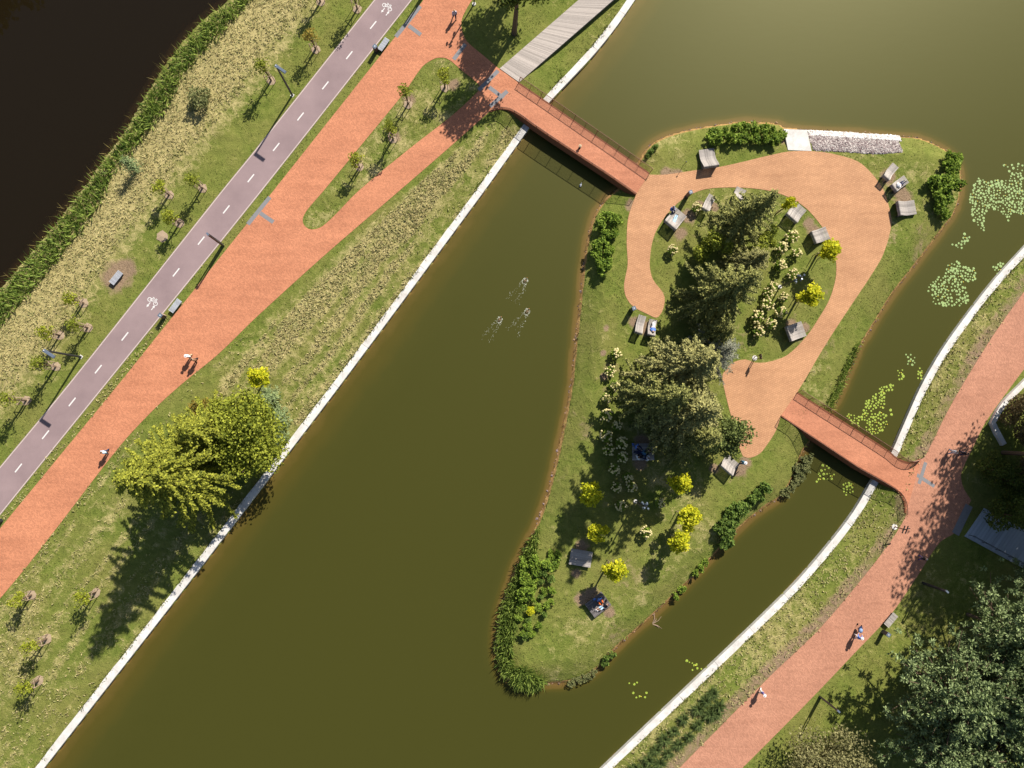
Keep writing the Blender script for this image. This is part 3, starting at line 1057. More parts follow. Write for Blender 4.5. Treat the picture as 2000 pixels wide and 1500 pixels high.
def pine_mesh(seed, Rr, Hh, nlimb=34, tufts=16, tl=.44, tw=.15):
    rg = np.random.default_rng(seed)
    wood = MB()
    wood.tube([(0, 0, -.3), (.1, .05, Hh * .5), (0, 0, Hh * .93)], [.022 * Hh, .016 * Hh, .05], 7)
    Ps, As = [], []
    for i in range(nlimb):
        t = (i + .5) / nlimb
        ph = i * 2.39996 + rg.uniform(-.35, .35)
        z1 = Hh * (.42 + .56 * t)
        L = Rr * (1 - t ** 2.2) ** .6 * rg.uniform(.6, 1.08) + .3
        d = np.array([math.cos(ph), math.sin(ph), 0])
        st = np.array([0, 0, z1 - L * .12])
        en = np.array([0, 0, z1 + L * .12 + rg.uniform(-.4, .4)]) + d * L
        wood.tube([tuple(st), tuple((st + en) / 2 - np.array([0, 0, .1])), tuple(en)], [.09, .06, .025], 4, cap=False)
        for j in range(tufts):
            u = rg.uniform(.25, 1.05)
            c = st + (en - st) * u + np.array([rg.normal() * .62, rg.normal() * .62, abs(rg.normal()) * .3])
            m = 24
            dd = unit(rg.normal(size=(m, 3)) + np.array([0, 0, .8]))
            Ps.append(np.repeat(c[None], m, 0) + dd * .05); As.append(dd)
    P, A = np.concatenate(Ps), np.concatenate(As)
    V, F = leaf_quads(P, tl * rg.uniform(.7, 1.2, len(P)), tw, A, .8, rg)
    return V, F, wood


def round_mesh(seed, Rr, Hh, n, size, base=.35, nbl=14, flat=1.0, up=.5, lean=(0, 0), tr=1.0):
    """broadleaf tree: trunk with limbs, crown of many uneven clumps"""
    rg = np.random.default_rng(seed)
    wood = MB()
    zc = Hh * (base + 1) / 2; rz = Hh * (1 - base) / 2 * flat
    wood.tube([(0, 0, -.3), (lean[0] * .2, lean[1] * .2, Hh * .4), (lean[0], lean[1], Hh * .85)], [.028 * Hh * tr, .02 * Hh * tr, .012], 6)
    bl = []
    for i in range(nbl):
        d = unit(rg.normal(size=3)); r = rg.uniform(.35, .8)
        c = d * r * np.array([Rr, Rr, rz]) + np.array([lean[0], lean[1], zc])
        s = rg.uniform(.26, .46)
        bl.append((*c, Rr * s, Rr * s, rz * s * .9))
        wood.tube([(lean[0] * .3, lean[1] * .3, Hh * base * rg.uniform(.8, 1.3)), tuple(c)], [.010 * Hh, .004 * Hh], 4, cap=False)
    V, F = blob_leaves(bl, n, size, rg, up)
    return V, F, wood


def proto(name, gen, mat, part='crown', wmat=None):
    """meshes of a plant, shared by its copies"""
    V, F, wood = gen
    return (big_mesh(part, V, F, mat), wood.mesh('trunk', wmat or M['bark']), part)


def plant(pr, name, pos, label, cat, group=None, s=1.0, sz=None, rz=None, wood_name='trunk'):
    r = empty(name, pos, label, cat, group, R.uniform(0, 6.28) if rz is None else rz)
    r.scale = (s, s, sz or s)
    link(wood_name, pr[1], r)
    link(pr[2], pr[0], r)
    return r


# ---- island conifers
SP = [proto('s', spruce_mesh(100 + i, 5.2, 14, 112, .36, .17, .34, 11, .8, .05, .16), LM['spruce']) for i in range(2)]
SPT = [proto('s', spruce_mesh(120 + i, 5.2, 14, 112, .38, .17, .30, 11, .8, .05, .16), LM['spruce_tan']) for i in range(2)]
BLUE = proto('s', spruce_mesh(140, 3.4, 9, 110, .5, .10, .12, 6), LM['blue'])
for pr, u, v, s, sz, lab in [
        (SP[0], 1420, 452, .84, 1.06, 'dark spruce at the north end of the island conifers'),
        (SPT[0], 1440, 528, .58, .66, 'light feathery conifer between the dark spruce and the broad one'),
        (SP[1], 1374, 592, 1.0, 1.24, 'broad dark spruce whose boughs reach over the west loop of the path'),
        (SPT[1], 1294, 730, 1.08, 1.42, 'widest spruce, in the middle of the island conifers'),
        (SPT[0], 1296, 806, 1.06, 1.40, 'tan green spruce beside the paving at the south end of the conifers'),
        (SP[0], 1254, 782, .98, 1.34, 'shaded spruce on the west flank of the conifer row'),
        (SP[1], 1372, 664, .60, .78, 'small dark spruce hidden between the broad spruces'),
        (SP[0], 1330, 850, .72, 1.0, 'small shaded spruce below the tan green one'),
        (BLUE, 1378, 694, 1.05, 1.0, 'grey blue feathery conifer next to the salmon paving')]:
    plant(pr, 'spruce_tree', ground_pt(u, v), lab, 'tree', 'conifers along the spine of the island', s, sz)
DK = proto('s', round_mesh(150, 3.0, 8, 3600, .34, .15, 16, 1, .4), LM['evergreen'])
plant(DK, 'dense_tree', ground_pt(1386, 846), 'dark rounded evergreen at the southern corner of the paving', 'tree')
LB = proto('s', round_mesh(151, 2.4, 5.2, 2200, .28, .2, 12), LM['lime'])
plant(LB, 'leafy_tree', ground_pt(1372, 488), 'yellow green leafy tree west of the dark spruce', 'tree')
plant(LB, 'leafy_tree', ground_pt(1472, 497), 'low bright green leafy tree east of the conifer row', 'tree', None, .72, .6)
plant(LB, 'leafy_tree', ground_pt(1490, 470), 'small loose green leafy tree below the slim spruce', 'tree', None, .6, .6)

# ---- yellow ornamental trees
YT = [proto('y', round_mesh(160 + i, 1.55, 5.2, 1000, .32, .5, 12, 1, .7), LM['yellow']) for i in range(3)]
ylab = [(1594, 500, 'bright yellow tree shading the corner of a lounger'), (1556, 586, 'bright yellow tree with stakes beside the cream shrubs'),
        (1515, 418, 'yellow tree squeezed between the dark spruce and a lounger'), (1147, 960, 'yellow tree standing alone near the west shore of the island'),
        (1310, 938, 'northernmost of the three yellow trees on the south east lawn'), (1327, 1003, 'middle of the three yellow trees on the south east lawn'),
        (1311, 1050, 'southernmost of the three yellow trees on the south east lawn'), (1188, 1100, 'yellow tree between the two slatted platforms'),
        (1158, 1034, 'dull yellow tree in the shade above the platform')]
for i, (u, v, lab) in enumerate(ylab):
    r = plant(YT[i % 3], 'yellow_tree', ground_pt(u, v), lab, 'tree', 'yellow trees on the island', (.62 if i == 2 else .9) if i in (2, 8) else [1.0, 1.12, .95, 1.05][i % 4], [.98, .9, 1.08, 1.0][i % 4] if i != 8 else .8)
    for k in range(3):
        a = 2.1 * k + .4
        MB().box(-.035, .035, -.035, .035, -.2, 1.5).build('stake', M['pale_wood'], r, (.42 * math.cos(a), .42 * math.sin(a), 0))

# ---- left bank: larches, deciduous tree, blue shrubs
LA = proto('l', spruce_mesh(170, 7.0, 21, 230, .40, .2, .20, 10, .72, .05, .2), LM['larch'])
plant(LA, 'larch_tree', ground_pt(404, 912), 'tall lime green larch with a long shadow on the bank', 'tree', None, .95, 1.0)
LA2 = proto('l', spruce_mesh(171, 5.0, 13, 140, .42, .2, .2, 10, .7, .05, .2), LM['larch'])
plant(LA2, 'larch_tree', ground_pt(440, 838), 'shorter larch behind the tall one', 'tree', None, .9, .95)
LI = proto('l', round_mesh(172, 4.6, 10, 7500, .34, .12, 30, 1, .5), LM['lime'])
plant(LI, 'leafy_tree', ground_pt(503, 822), 'rounded yellow green tree at the top of the larch clump', 'tree')
plant(LI, 'leafy_tree', ground_pt(512, 880), 'bright green tree leaning over the concrete wall', 'tree', None, .85, .85)
plant(YT[1], 'yellow_tree', ground_pt(521, 738), 'small yellow tree at the tip of the larch clump', 'tree', None, 1.05, .9)
AU = proto('a', round_mesh(173, 1.6, 4.0, 900, .25, .15, 9), LM['autumn'])
plant(AU, 'autumn_bush', ground_pt(405, 800), 'rust tinged bush on the path side of the larch clump', 'bush')
BL = proto('b', spruce_mesh(174, 1.5, 3.6, 60, .4, .12, .1, 6), LM['bluegreen'])
for u, v, lab in [(530, 778, 'upper small blue spruce beside the larch clump'), (550, 815, 'middle small blue spruce beside the larch clump'), (541, 850, 'lower small blue spruce close to the wall')]:
    plant(BL, 'blue_spruce', ground_pt(u, v), lab, 'tree', 'small blue spruces')
plant(proto('b', spruce_mesh(175, .75, 3.2, 60, .3, .1, -.3, 6, .5), LM['bluegreen']), 'cypress_bush', ground_pt(268, 332), 'narrow blue green cypress alone on the straw bank', 'bush')
plant(proto('b', round_mesh(176, 1.7, 2.2, 900, .25, .05, 9), LM['bush_grey']), 'wild_bush', ground_pt(392, 198), 'wide straggly wild bush on the straw bank', 'bush')

# ---- staked saplings
SA = [proto('s', round_mesh(180 + i, 1.2, 4.5, 360, .21, .45, 11, 1, .5), LM[k]) for i, k in enumerate(['sapling', 'sapling', 'sapling_dark', 'sapling_dark', 'autumn'])]
stake_m = MB().box(-.03, .03, -.03, .03, -.2, 1.75).mesh('stake', M['pale_wood'])
rail_m = MB().box(-.5, .5, -.02, .02, 1.45, 1.53).mesh('stake_rail', M['pale_wood'])
_md = MB()
_md.add([(.55 * math.cos(k * .52) * (1 + .15 * math.sin(3 * k)), .55 * math.sin(k * .52) * (1 + .15 * math.cos(2 * k)), .03) for k in range(12)] + [(0, 0, .10)], [(k, (k + 1) % 12, 12) for k in range(12)])
mulch_m = _md.mesh('mulch_ring', M['mulch'])
sap = [(331, 381, 0, 'yellow green sapling at the edge of the straw bank, between two mower swirls'), (396, 368, 2, 'sparse sapling close to the cycle path with a far thrown shadow'),
       (351, 436, 0, 'sapling just above the round bare soil patch'), (164, 592, 0, 'sapling west of the lone grey bench'), (117, 655, 0, 'outermost sapling beside the tall street lamp'),
       (172, 640, 2, 'sapling between the lone grey bench and the tall street lamp'), (110, 716, 2, 'bushy sapling just below the tall street lamp'),
       (52, 782, 2, 'sapling at the left end of the row by the cycle path'), (62, 1162, 0, 'sapling on the lower lawn nearest the brick promenade'),
       (187, 1157, 1, 'lime sapling on the lower lawn nearest the larch shadow'), (92, 1247, 1, 'middle sapling of the lower lawn'), (76, 1328, 1, 'lowest sapling of the lower lawn'),
       (530, 158, 2, 'sapling left of the street lamp at the top of the cycle path'), (617, 97, 4, 'orange tinged sapling right of the street lamp'), (626, 4, 2, 'sapling by the upper bend of the cycle path'),
       (698, 18, 2, 'uppermost sapling close to the cycle path kerb'), (797, 204, 2, 'second sapling in the grass island of the promenade'), (768, 272, 2, 'third sapling in the grass island, on a worn patch'),
       (702, 327, 0, 'lowest sapling in the grass island of the promenade'), (869, 172, 0, 'sapling at the rounded top of the grass island')]
for u, v, k, lab in sap:
    p = ground_pt(u, v)
    sc_ = R.uniform(.9, 1.12)
    r = plant(SA[k], 'staked_sapling', p, lab, 'tree', 'staked young trees', 1.0, sc_)
    for j in range(3):
        a = 2.094 * j
        link('stake', stake_m, r, (.55 * math.cos(a), .55 * math.sin(a), 0), a)
        link('stake_rail', rail_m, r, (.27 * math.cos(a + 1.05), .27 * math.sin(a + 1.05), 0), a + 1.05 + 1.57)
    link('mulch_ring', mulch_m, r)
mo = link('soil_patch', mulch_m, None, ground_pt(317, 462))
mo.scale = (1.25, 1.25, 1)
tag(mo, 'round bare grey soil patch with no tree on the lawn', 'soil patch')

# ---- trees at the lower right and beyond the frame
PI = [proto('p', pine_mesh(200 + i, 6.6, 12, 56, 13), LM['bluegreen']) for i in range(3)]
for i, (u, v, s, sz, lab) in enumerate([(1778, 1306, 1.12, 1.0, 'large blue green pine nearest the east promenade'), (1890, 1410, 1.15, 1.02, 'blue green pine at the bottom of the pine stand'),
                                        (1770, 1425, .95, .82, 'lower dark pine behind the olive willow'), (1890, 1200, 1.0, 1.0, 'pine above the grassy gap behind the bench'), (1868, 1300, .9, 1.1, 'pine in the middle of the stand'),
                                        (1960, 1310, 1.05, 1.1, 'pine at the right edge of the stand'), (1975, 1130, .8, .8, 'shaded pine beside the grey plank deck')]):
    plant(PI[i % 3], 'pine_tree', ground_pt(u, v), lab, 'tree', 'pines on the east bank', s, sz)
OL = proto('o', round_mesh(210, 5.4, 7.5, 9500, .26, .05, 40, 1, .5), LM['olive'])
plant(OL, 'willow_tree', ground_pt(1588, 1478), 'spreading olive green willow at the bottom edge beside the pines', 'tree')
FO = [proto('f', round_mesh(220 + i, 6.6, 19, 8000, .42, .33, 40, 1, .4), LM['forest']) for i in range(2)]
for i, (u, v, s, sz, lab) in enumerate([(2022, 742, 1.0, 1.08, 'tall leafy tree throwing dappled shade on the promenade junction'), (2040, 860, 1.05, .95, 'tall leafy tree behind the bent stone seat'),
                                        (2032, 800, .95, 1.0, 'leafy tree right above the bend of the stone seat'), (2065, 975, .9, .85, 'leafy tree shading the grey plank deck'), (2120, 1110, 1.1, .9, 'leafy tree beyond the end of the deck')]):
    plant(FO[i % 2], 'leafy_tree', ground_pt(u, v), lab, 'tree', 'tall leafy trees at the right edge', s, sz)
FH = proto('f', round_mesh(224, 5.2, 20, 4600, .38, .50, 30, 1, .4, (0, 0), .5), LM['forest'])
plant(FH, 'leafy_tree', ground_pt(1958, 884), 'high crowned tree rooted behind the bend of the stone seat', 'tree', 'tall leafy trees at the right edge', 1.0, 1.0)
plant(FH, 'leafy_tree', ground_pt(1968, 940), 'high crowned tree rooted between the stone seat and the plank deck', 'tree', 'tall leafy trees at the right edge', .95, .9)
BR = proto('f', round_mesh(225, 2.6, 4.5, 1800, .26, .08, 16), LM['brown'])
BD = proto('f', round_mesh(226, 2.8, 5.0, 2400, .28, .08, 16), LM['forest'])
for u, v, pr, lab in [(1965, 800, BR, 'brownish bush right behind the upper arm of the stone seat'), (1985, 850, BR, 'olive brown bush behind the bend of the stone seat'), (1915, 915, BD, 'dark bush at the rounded lawn corner of the junction'),
                      (1950, 935, BD, 'shaded green bush between the stone seat and the deck'), (1985, 960, BD, 'dark green bush above the deck planks'), (1985, 905, BR, 'brown leaved bush in deep shade'),
                      (1935, 1000, BD, 'small dark bush touching the upper deck edge')]:
    plant(pr, 'shade_bush', ground_pt(u, v), lab, 'bush', 'bushes in the shade of the east trees', R.uniform(.75, 1))
FT = proto('f', round_mesh(228, 3.4, 13, 3000, .36, .52, 18, 1, .4), LM['forest'])
for u, v, s, lab in [(1046, -84, 1.05, 'tall tree north of the boardwalk, only its shadow in the picture'), (1004, 66, 1.0, 'high crowned tree between the boardwalk and the promenade top, mostly above the frame'),
                     (1010, -20, .85, 'second high crowned tree at the top of the promenade, mostly above the frame')]:
    plant(FT, 'leafy_tree', ground_pt(u, v), lab, 'tree', None, s, s)
RV = proto('f', round_mesh(230, 6.5, 20, 3800, .8, .2, 30, 1, .4), LM['forest'])
for x, y, s, lb in [(-70, 63, 1.0, 'mirrored at the corner of the dark water'), (-61, 72, 1.05, 'the northernmost one beyond the top edge'), (-75, 49, .95, 'mirrored at the left edge of the water'), (-76, 36, .8, 'the lowest one beyond the left edge')]:
    plant(RV, 'river_tree', (x, y, -.4), 'tall broad tree on the far river bank, ' + lb, 'tree', 'trees on the far river bank', s)

# ---- shrubs
BU = [proto('b', round_mesh(240 + i, .95, 1.5, 330, .29, .05, 8, 1, .6), LM['bush'], 'foliage') for i in range(3)]
BDk = [proto('b', round_mesh(250 + i, .95, 1.4, 330, .27, .05, 8, 1, .6), LM['bush_dark'], 'foliage') for i in range(2)]
BG = proto('b', round_mesh(255, .9, 1.1, 300, .2, .05, 8, 1, .6), LM['bush_grey'], 'foliage')


ORD = ['first', 'second', 'third', 'fourth', 'fifth', 'sixth', 'seventh', 'eighth', 'ninth', 'tenth', 'eleventh', 'twelfth', 'thirteenth', 'fourteenth', 'fifteenth', 'sixteenth', 'seventeenth',
       'eighteenth', 'nineteenth', 'twentieth', 'twenty-first', 'twenty-second', 'twenty-third', 'twenty-fourth', 'twenty-fifth', 'twenty-sixth']


def clump(pts, prs, label, group, s0=.8, s1=1.1, name='green_shrub', key='v'):
    pts = sorted(pts, key=lambda p: p[1] if key == 'v' else p[0])
    for i, (u, v) in enumerate(pts):
        plant(R.choice(prs), name, ground_pt(u, v), f'{ORD[i]} ' + label, 'shrub', group, R.uniform(s0, s1), R.uniform(s0, s1), wood_name='stems')


def z(pts, ox, oy, k): return [(ox + a / k, oy + b / k) for a, b in pts]


clump(z([(730, 190), (800, 230), (690, 260), (760, 290), (730, 330), (690, 390), (790, 310), (740, 440), (650, 480), (700, 500), (740, 560), (690, 590), (670, 540), (650, 420), (810, 190)], 1000, 380, 4),
      BU, 'leafy shrub from the bridge end of the dense clump below the long bridge', 'shrubs below the long bridge', .8, 1.15)
clump(z([(1560, 1060), (1640, 1040), (1720, 1020), (1800, 1010), (1880, 1020), (1950, 1030), (2020, 1040), (2080, 1055), (1600, 1100), (1690, 1090), (1780, 1080), (1870, 1090), (1960, 1090), (2040, 1100), (1550, 1110)], 1000, 2, 4),
      BU, 'green shrub from the left end of the row on the north shore', 'shrubs on the north shore', .85, 1.15, key='u')
clump(z([(1600, 230), (1700, 250), (1560, 320), (1650, 330), (1600, 430), (1700, 430), (1440, 600), (1540, 580), (1620, 600), (1380, 700), (1480, 700), (1570, 700), (1420, 810), (1520, 800), (1460, 900), (1560, 900), (1490, 1000), (1430, 1020), (1540, 1080), (1400, 620), (1340, 590), (1700, 650)], 1640, 280, 7.69),
      BU, 'leafy shrub from the upper end of the big clump on the east shore', 'shrubs on the east shore', .85, 1.2)
clump(z([(1960, 810), (1900, 850), (1860, 900), (1930, 880), (1800, 950), (1740, 960), (1690, 1000), (1770, 1010), (1650, 1060), (1640, 1120), (1720, 1080), (1660, 1180), (1700, 1140), (1600, 1130), (1640, 1230)], 1000, 750, 4),
      BDk, 'dark shrub from the upper end of the diagonal hedge on the south east shore', 'shrubs on the south east shore', .9, 1.25)
clump(z([(480, 60), (560, 80), (620, 110), (680, 180), (560, 190), (600, 260), (740, 130), (820, 100), (880, 30), (650, 30), (520, 280), (470, 350), (560, 360), (600, 470), (480, 480), (440, 560), (520, 560)], 960, 1090, 7.69),
      BU, 'bright shrub from the top of the thick planting at the western tip', 'upper shrubs at the western tip', .8, 1.1)
clump(z([(760, 200), (740, 340), (900, 290), (960, 110), (810, 490), (900, 470), (740, 580), (830, 700), (890, 640), (620, 610), (440, 740), (680, 740), (410, 880), (560, 900), (790, 830), (520, 1000), (700, 1000), (460, 1100), (590, 1110), (500, 1150), (960, 30), (990, -60), (900, -80)], 960, 1090, 7.69),
      BU + BDk, 'small rounded shrub from the top of the loose rows at the western tip', 'loose shrubs at the western tip', .5, .78)
plant(YT[0], 'yellow_shrub', ground_pt(1036, 1190), 'small yellow shrub among the green ones at the western tip', 'shrub', None, .4, .22)
clump([(1574, 893), (1566, 905), (1556, 915), (1560, 930), (1548, 940), (1540, 952), (1552, 925), (1532, 962), (1570, 915)], [BG], 'grey green shrub from the bridge overhanging the water below the short bridge', 'grey shrubs below the short bridge', .8, 1.1)
clump([(1376, 1100), (1366, 1108), (1357, 1118)], BU, 'bright shrub from the top at the foot of the diagonal hedge', 'shrubs ending the diagonal hedge', .6, .8)
clump([(1330, 1152), (1318, 1163)], BU, 'low round green shrub from the top on the water line east of the platform', 'shrubs on the east water line', .6, .75)
clump([(1192, 1276), (1183, 1282), (1178, 1292)], BDk, 'low shrub from the top on the southern shore near the tip', 'low shrubs at the southern shore', .6, .8)
clump([(1160, 1312), (1150, 1318), (1128, 1326), (1115, 1330), (1140, 1322)], [BG], 'straggly grey shrub from the left trailing into the water at the south tip', 'trailing shrubs at the south tip', .6, .8, key='u')
clump([(1270, 298), (1278, 290), (1264, 306)], [BG] + BDk, 'small shrub from the top on the shore beside the long bridge', 'shrubs beside the long bridge', .5, .7)

# hydrangeas: green mound with cream flower heads
def hydrangea(seed):
    rg = np.random.default_rng(seed)
    d = unit(rg.normal(size=(190, 3))) * np.array([.62, .62, .48]) * rg.uniform(.6, 1, (190, 1)) + np.array([0, 0, .62])
    V, F = leaf_quads(d, .24, .17, None, .6, rg)
    st = MB()
    for k in range(7): st.tube([(0, 0, -.05), (.4 * math.cos(k * .9), .4 * math.sin(k * .9), .7)], .015, 3, cap=False)
    fl = []
    for k in range(22):
        a = unit(rg.normal(size=3) + np.array([0, 0, .9])) * np.array([.66, .66, .52]) * rg.uniform(.85, 1.08) + np.array([0, 0, .66])
        fl.append(tuple(a))
    return (big_mesh('foliage', V, F, LM['bush']), st.mesh('stems', M['bark']), fl)


head_m = MB().ell((0, 0, 0), (.125, .125, .14), 5, 3).mesh('flower_head', LM['flower'])
HY = [hydrangea(300 + i) for i in range(3)]
h_east = [(1540, 465), (1522, 487), (1551, 497), (1519, 521), (1543, 537), (1504, 562), (1527, 583), (1493, 598), (1521, 611), (1474, 621), (1502, 634), (1477, 649), (1496, 574)]
h_west = [(1311, 491), (1358, 409)]
h_shore = [(1200, 692), (1190, 726), (1197, 753), (1184, 776)]
h_shade = [(1182, 812), (1203, 832), (1182, 851), (1212, 866), (1187, 878), (1214, 893), (1197, 916), (1224, 931), (1201, 951), (1231, 951), (1211, 986), (1259, 1038), (1286, 982)]
for pts, lab, grp in [(h_east, 'cream flowered hydrangea from the north in the bed inside the path loop', 'hydrangeas inside the path loop'),
                      (h_shore, 'sunlit cream hydrangea from the north in the row on the west lawn', 'sunlit hydrangeas on the west lawn'),
                      (h_shade, 'hydrangea from the north in the conifer shade on the west lawn', 'shaded hydrangeas')]:
    for i, (u, v) in enumerate(sorted(pts, key=lambda p: p[1])):
        f, s_, fl = R.choice(HY)
        r = empty('hydrangea', ground_pt(u, v), f'{ORD[i]} ' + lab, 'shrub', grp, R.uniform(0, 6))
        k = R.uniform(.95, 1.25); r.scale = (k, k, k)
        link('stems', s_, r); link('foliage', f, r); [link('flower_head', head_m, r, q, k) for k, q in enumerate(fl)]
for (u, v), lab in zip(h_west, ['cream hydrangea alone on the lawn west of the conifers', 'small cream hydrangea between the loungers and the path']):
    f, s_, fl = HY[0]
    r = empty('hydrangea', ground_pt(u, v), lab, 'shrub')
    link('stems', s_, r); link('foliage', f, r); [link('flower_head', head_m, r, q, k) for k, q in enumerate(fl)]

# ornamental grass tufts
def tuft(seed, n=130, rad=1.0):
    rg = np.random.default_rng(seed)
    V, F = [], []
    for i in range(n):
        a = rg.uniform(0, 6.28); el = rg.uniform(.45, 1.4); L = rad * rg.uniform(.7, 1.2)
        d = np.array([math.cos(a), math.sin(a)]); w = np.array([-d[1], d[0]]) * .042
        p = [(0, 0), (L * .5 * math.cos(el), L * .62 * math.sin(el)), (L * math.cos(el) * 1.05, L * .72 * math.sin(el))]
        o = len(V)
        for k, (r, h) in enumerate(p):
            ww = w * (1 if k < 2 else .15)
            V += [(*(d * r - ww), h), (*(d * r + ww), h)]
        F += [(o, o + 1, o + 3, o + 2), (o + 2, o + 3, o + 5, o + 4)]
    return np.array(V), np.array(F)


tuft_i = -1
TM = [big_mesh('blades', *tuft(320 + i), LM['grassy']) for i in range(3)]
for u, v in [(1390, 1352), (1377, 1366), (1402, 1376), (1362, 1382), (1385, 1392), (1398, 1392), (1335, 1402), (1362, 1413), (1316, 1426), (1344, 1436), (1297, 1441), (1325, 1451), (1281, 1462), (1303, 1468), (1265, 1483), (1287, 1487), (1238, 1498), (1258, 1502)]:
    tuft_i += 1
    r = empty('grass_tuft', ground_pt(u, v), f'{ORD[tuft_i]} dark ornamental grass tuft on the slope below the east promenade, counted from the top', 'grass tuft', 'ornamental grass tufts', R.uniform(0, 6))
    k = R.uniform(.95, 1.25); r.scale = (k, k, k)
    link('blades', R.choice(TM), r)


# ---- ground cover that nobody could count
def scatter(poly_pts, n):
    a = wl(poly_pts) if not isinstance(poly_pts, np.ndarray) else poly_pts
    lo, hi = a.min(0), a.max(0)
    P = NR.uniform(lo, hi, (int(n), 2))
    return P[inside(P, a)]


def zarr(P):
    i = np.clip(np.searchsorted(xs, P[:, 0]) - 1, 0, len(xs) - 2); j = np.clip(np.searchsorted(ys, P[:, 1]) - 1, 0, len(ys) - 2)
    fx = (P[:, 0] - xs[i]) / (xs[i + 1] - xs[i]); fy = (P[:, 1] - ys[j]) / (ys[j + 1] - ys[j])
    return (GZ[j, i] * (1 - fx) + GZ[j, i + 1] * fx) * (1 - fy) + (GZ[j + 1, i] * (1 - fx) + GZ[j + 1, i + 1] * fx) * fy


def stuff(name, P, L, W, mat, up=0, axis_=None, label=None, cat=None):
    V, F = leaf_quads(P, L, W, axis_, up)
    return tag(link(name, big_mesh(name, V, F, mat)), label, cat, None, 'stuff')


# short lawn blades and cut hay
P = NR.uniform((-66, -48), (76, 60), (330000, 2))
tt = terrain(P)
land = ~tt['on'] & ~(tt['in_pond'] & ~tt['in_is']) & ~tt['in_rv'] & ~((tt['d_w'] < .9) | (tt['d_e'] < .9)) & (tt['d_path'] > .06) & ~(tt['in_is'] & (tt['d_is'] < .35))
bare = (NR.random(len(P)) < np.clip(tt['dirt'] * 1.1 - .12, 0, 1)) | (NR.random(len(P)) < np.clip(tt['straw'] - .3, 0, .75))
# clear the boardwalk, slab and deck
clear = inside(P, wl([(970, 134), (1014, 168), (1300, -80), (1225, -120)])) | inside(P, wl([(1531, 250), (1580, 250), (1760, 262), (1762, 302), (1585, 299), (1538, 297)])) | inside(P, wl([(1921, 994), (1885, 1046), (2140, 1190), (2180, 1130)]))
k = land & ~bare & ~clear & (NR.random(len(P)) < np.clip(.15 + 1.5 * (fbm(P, .45, 170) - .32), .03, .75))
Q = P[k]
ax = np.column_stack([NR.normal(size=(len(Q), 2)) * .8, np.full(len(Q), .9)])
stuff('lawn_grass', np.column_stack([Q, zarr(Q) - .02]), NR.uniform(.10, .24, len(Q)), .075, LM['lawn'], .4, ax, 'short mown grass over the lawns and banks', 'grass')
hk = land & ~clear & ((tt['ih'] & (NR.random(len(P)) < .9 * np.clip((tt['rows'] - .45) * 3, .03, 1))) | (tt['isw'] & (NR.random(len(P)) < .50)) | ((tt['d_w'] < 24) & ~tt['ih'] & ~tt['in_pond'] & (P[:, 0] < -28) & (NR.random(len(P)) < .28 * np.clip((tt['rows'] - .5) * 2, .03, 1))) | ((tt['d_e'] < 6) & ~tt['in_pond'] & (NR.random(len(P)) < .2)))
Q = np.repeat(P[hk], 3, 0) + NR.normal(size=(hk.sum() * 3, 2)) * .13
half = NR.random(len(Q)) < .55
for nm, sel, mt, lab in (('cut_hay', half, LM['hay'], 'dry cut hay lying in swaths on the banks'), ('wilting_hay', ~half, LM['haygreen'], 'half dry greenish hay lying in swaths on the banks')):
    q = Q[sel]
    stuff(nm, np.column_stack([q, zarr(q) + NR.uniform(.02, .18, len(q))]), NR.uniform(.18, .42, len(q)), NR.uniform(.06, .13, len(q)), mt, .6, None, lab, 'hay')


for nm, ed, sgn, lb in (('wall_grass', w_edge, -1, 'ragged grass hanging over the back of the western pond wall'), ('wall_grass', e_edge, 1, 'ragged grass hanging over the back of the eastern pond wall')):
    q = []
    for a, b in zip(ed[:-1], ed[1:]):
        L_ = np.linalg.norm(b - a); n = int(L_ * 16)
        if not n: continue
        d = (b - a) / L_
        q.append(a + (b - a) * NR.random((n, 1)) + np.array([-d[1], d[0]]) * sgn * NR.uniform(.74, 1.05, (n, 1)))
    q = np.concatenate(q)
    q = q[(fbm(q, .5, 190) > .42) & ~inside(q, prom_poly)]
    ax = np.column_stack([NR.normal(size=(len(q), 2)) * .9, np.full(len(q), .7)])
    stuff(nm, np.column_stack([q, np.full(len(q), CZ - .08)]), NR.uniform(.2, .5, len(q)), .09, LM['lawn'], .3, ax, lb, 'grass')


# reeds along the river and at the tip of the island
def reeds(name, poly, n, lo, hi, mat, label, w=.10, lean=.5, jit=0):
    q = scatter(poly, n)
    ax = np.column_stack([NR.normal(size=(len(q), 2)) * lean, np.ones(len(q))])
    zz = np.maximum(zarr(q), WZ - .1)
    o = stuff(name, np.column_stack([q, zz]), NR.uniform(lo, hi, len(q)), w, mat, .2, ax, label, 'reeds')
    return o


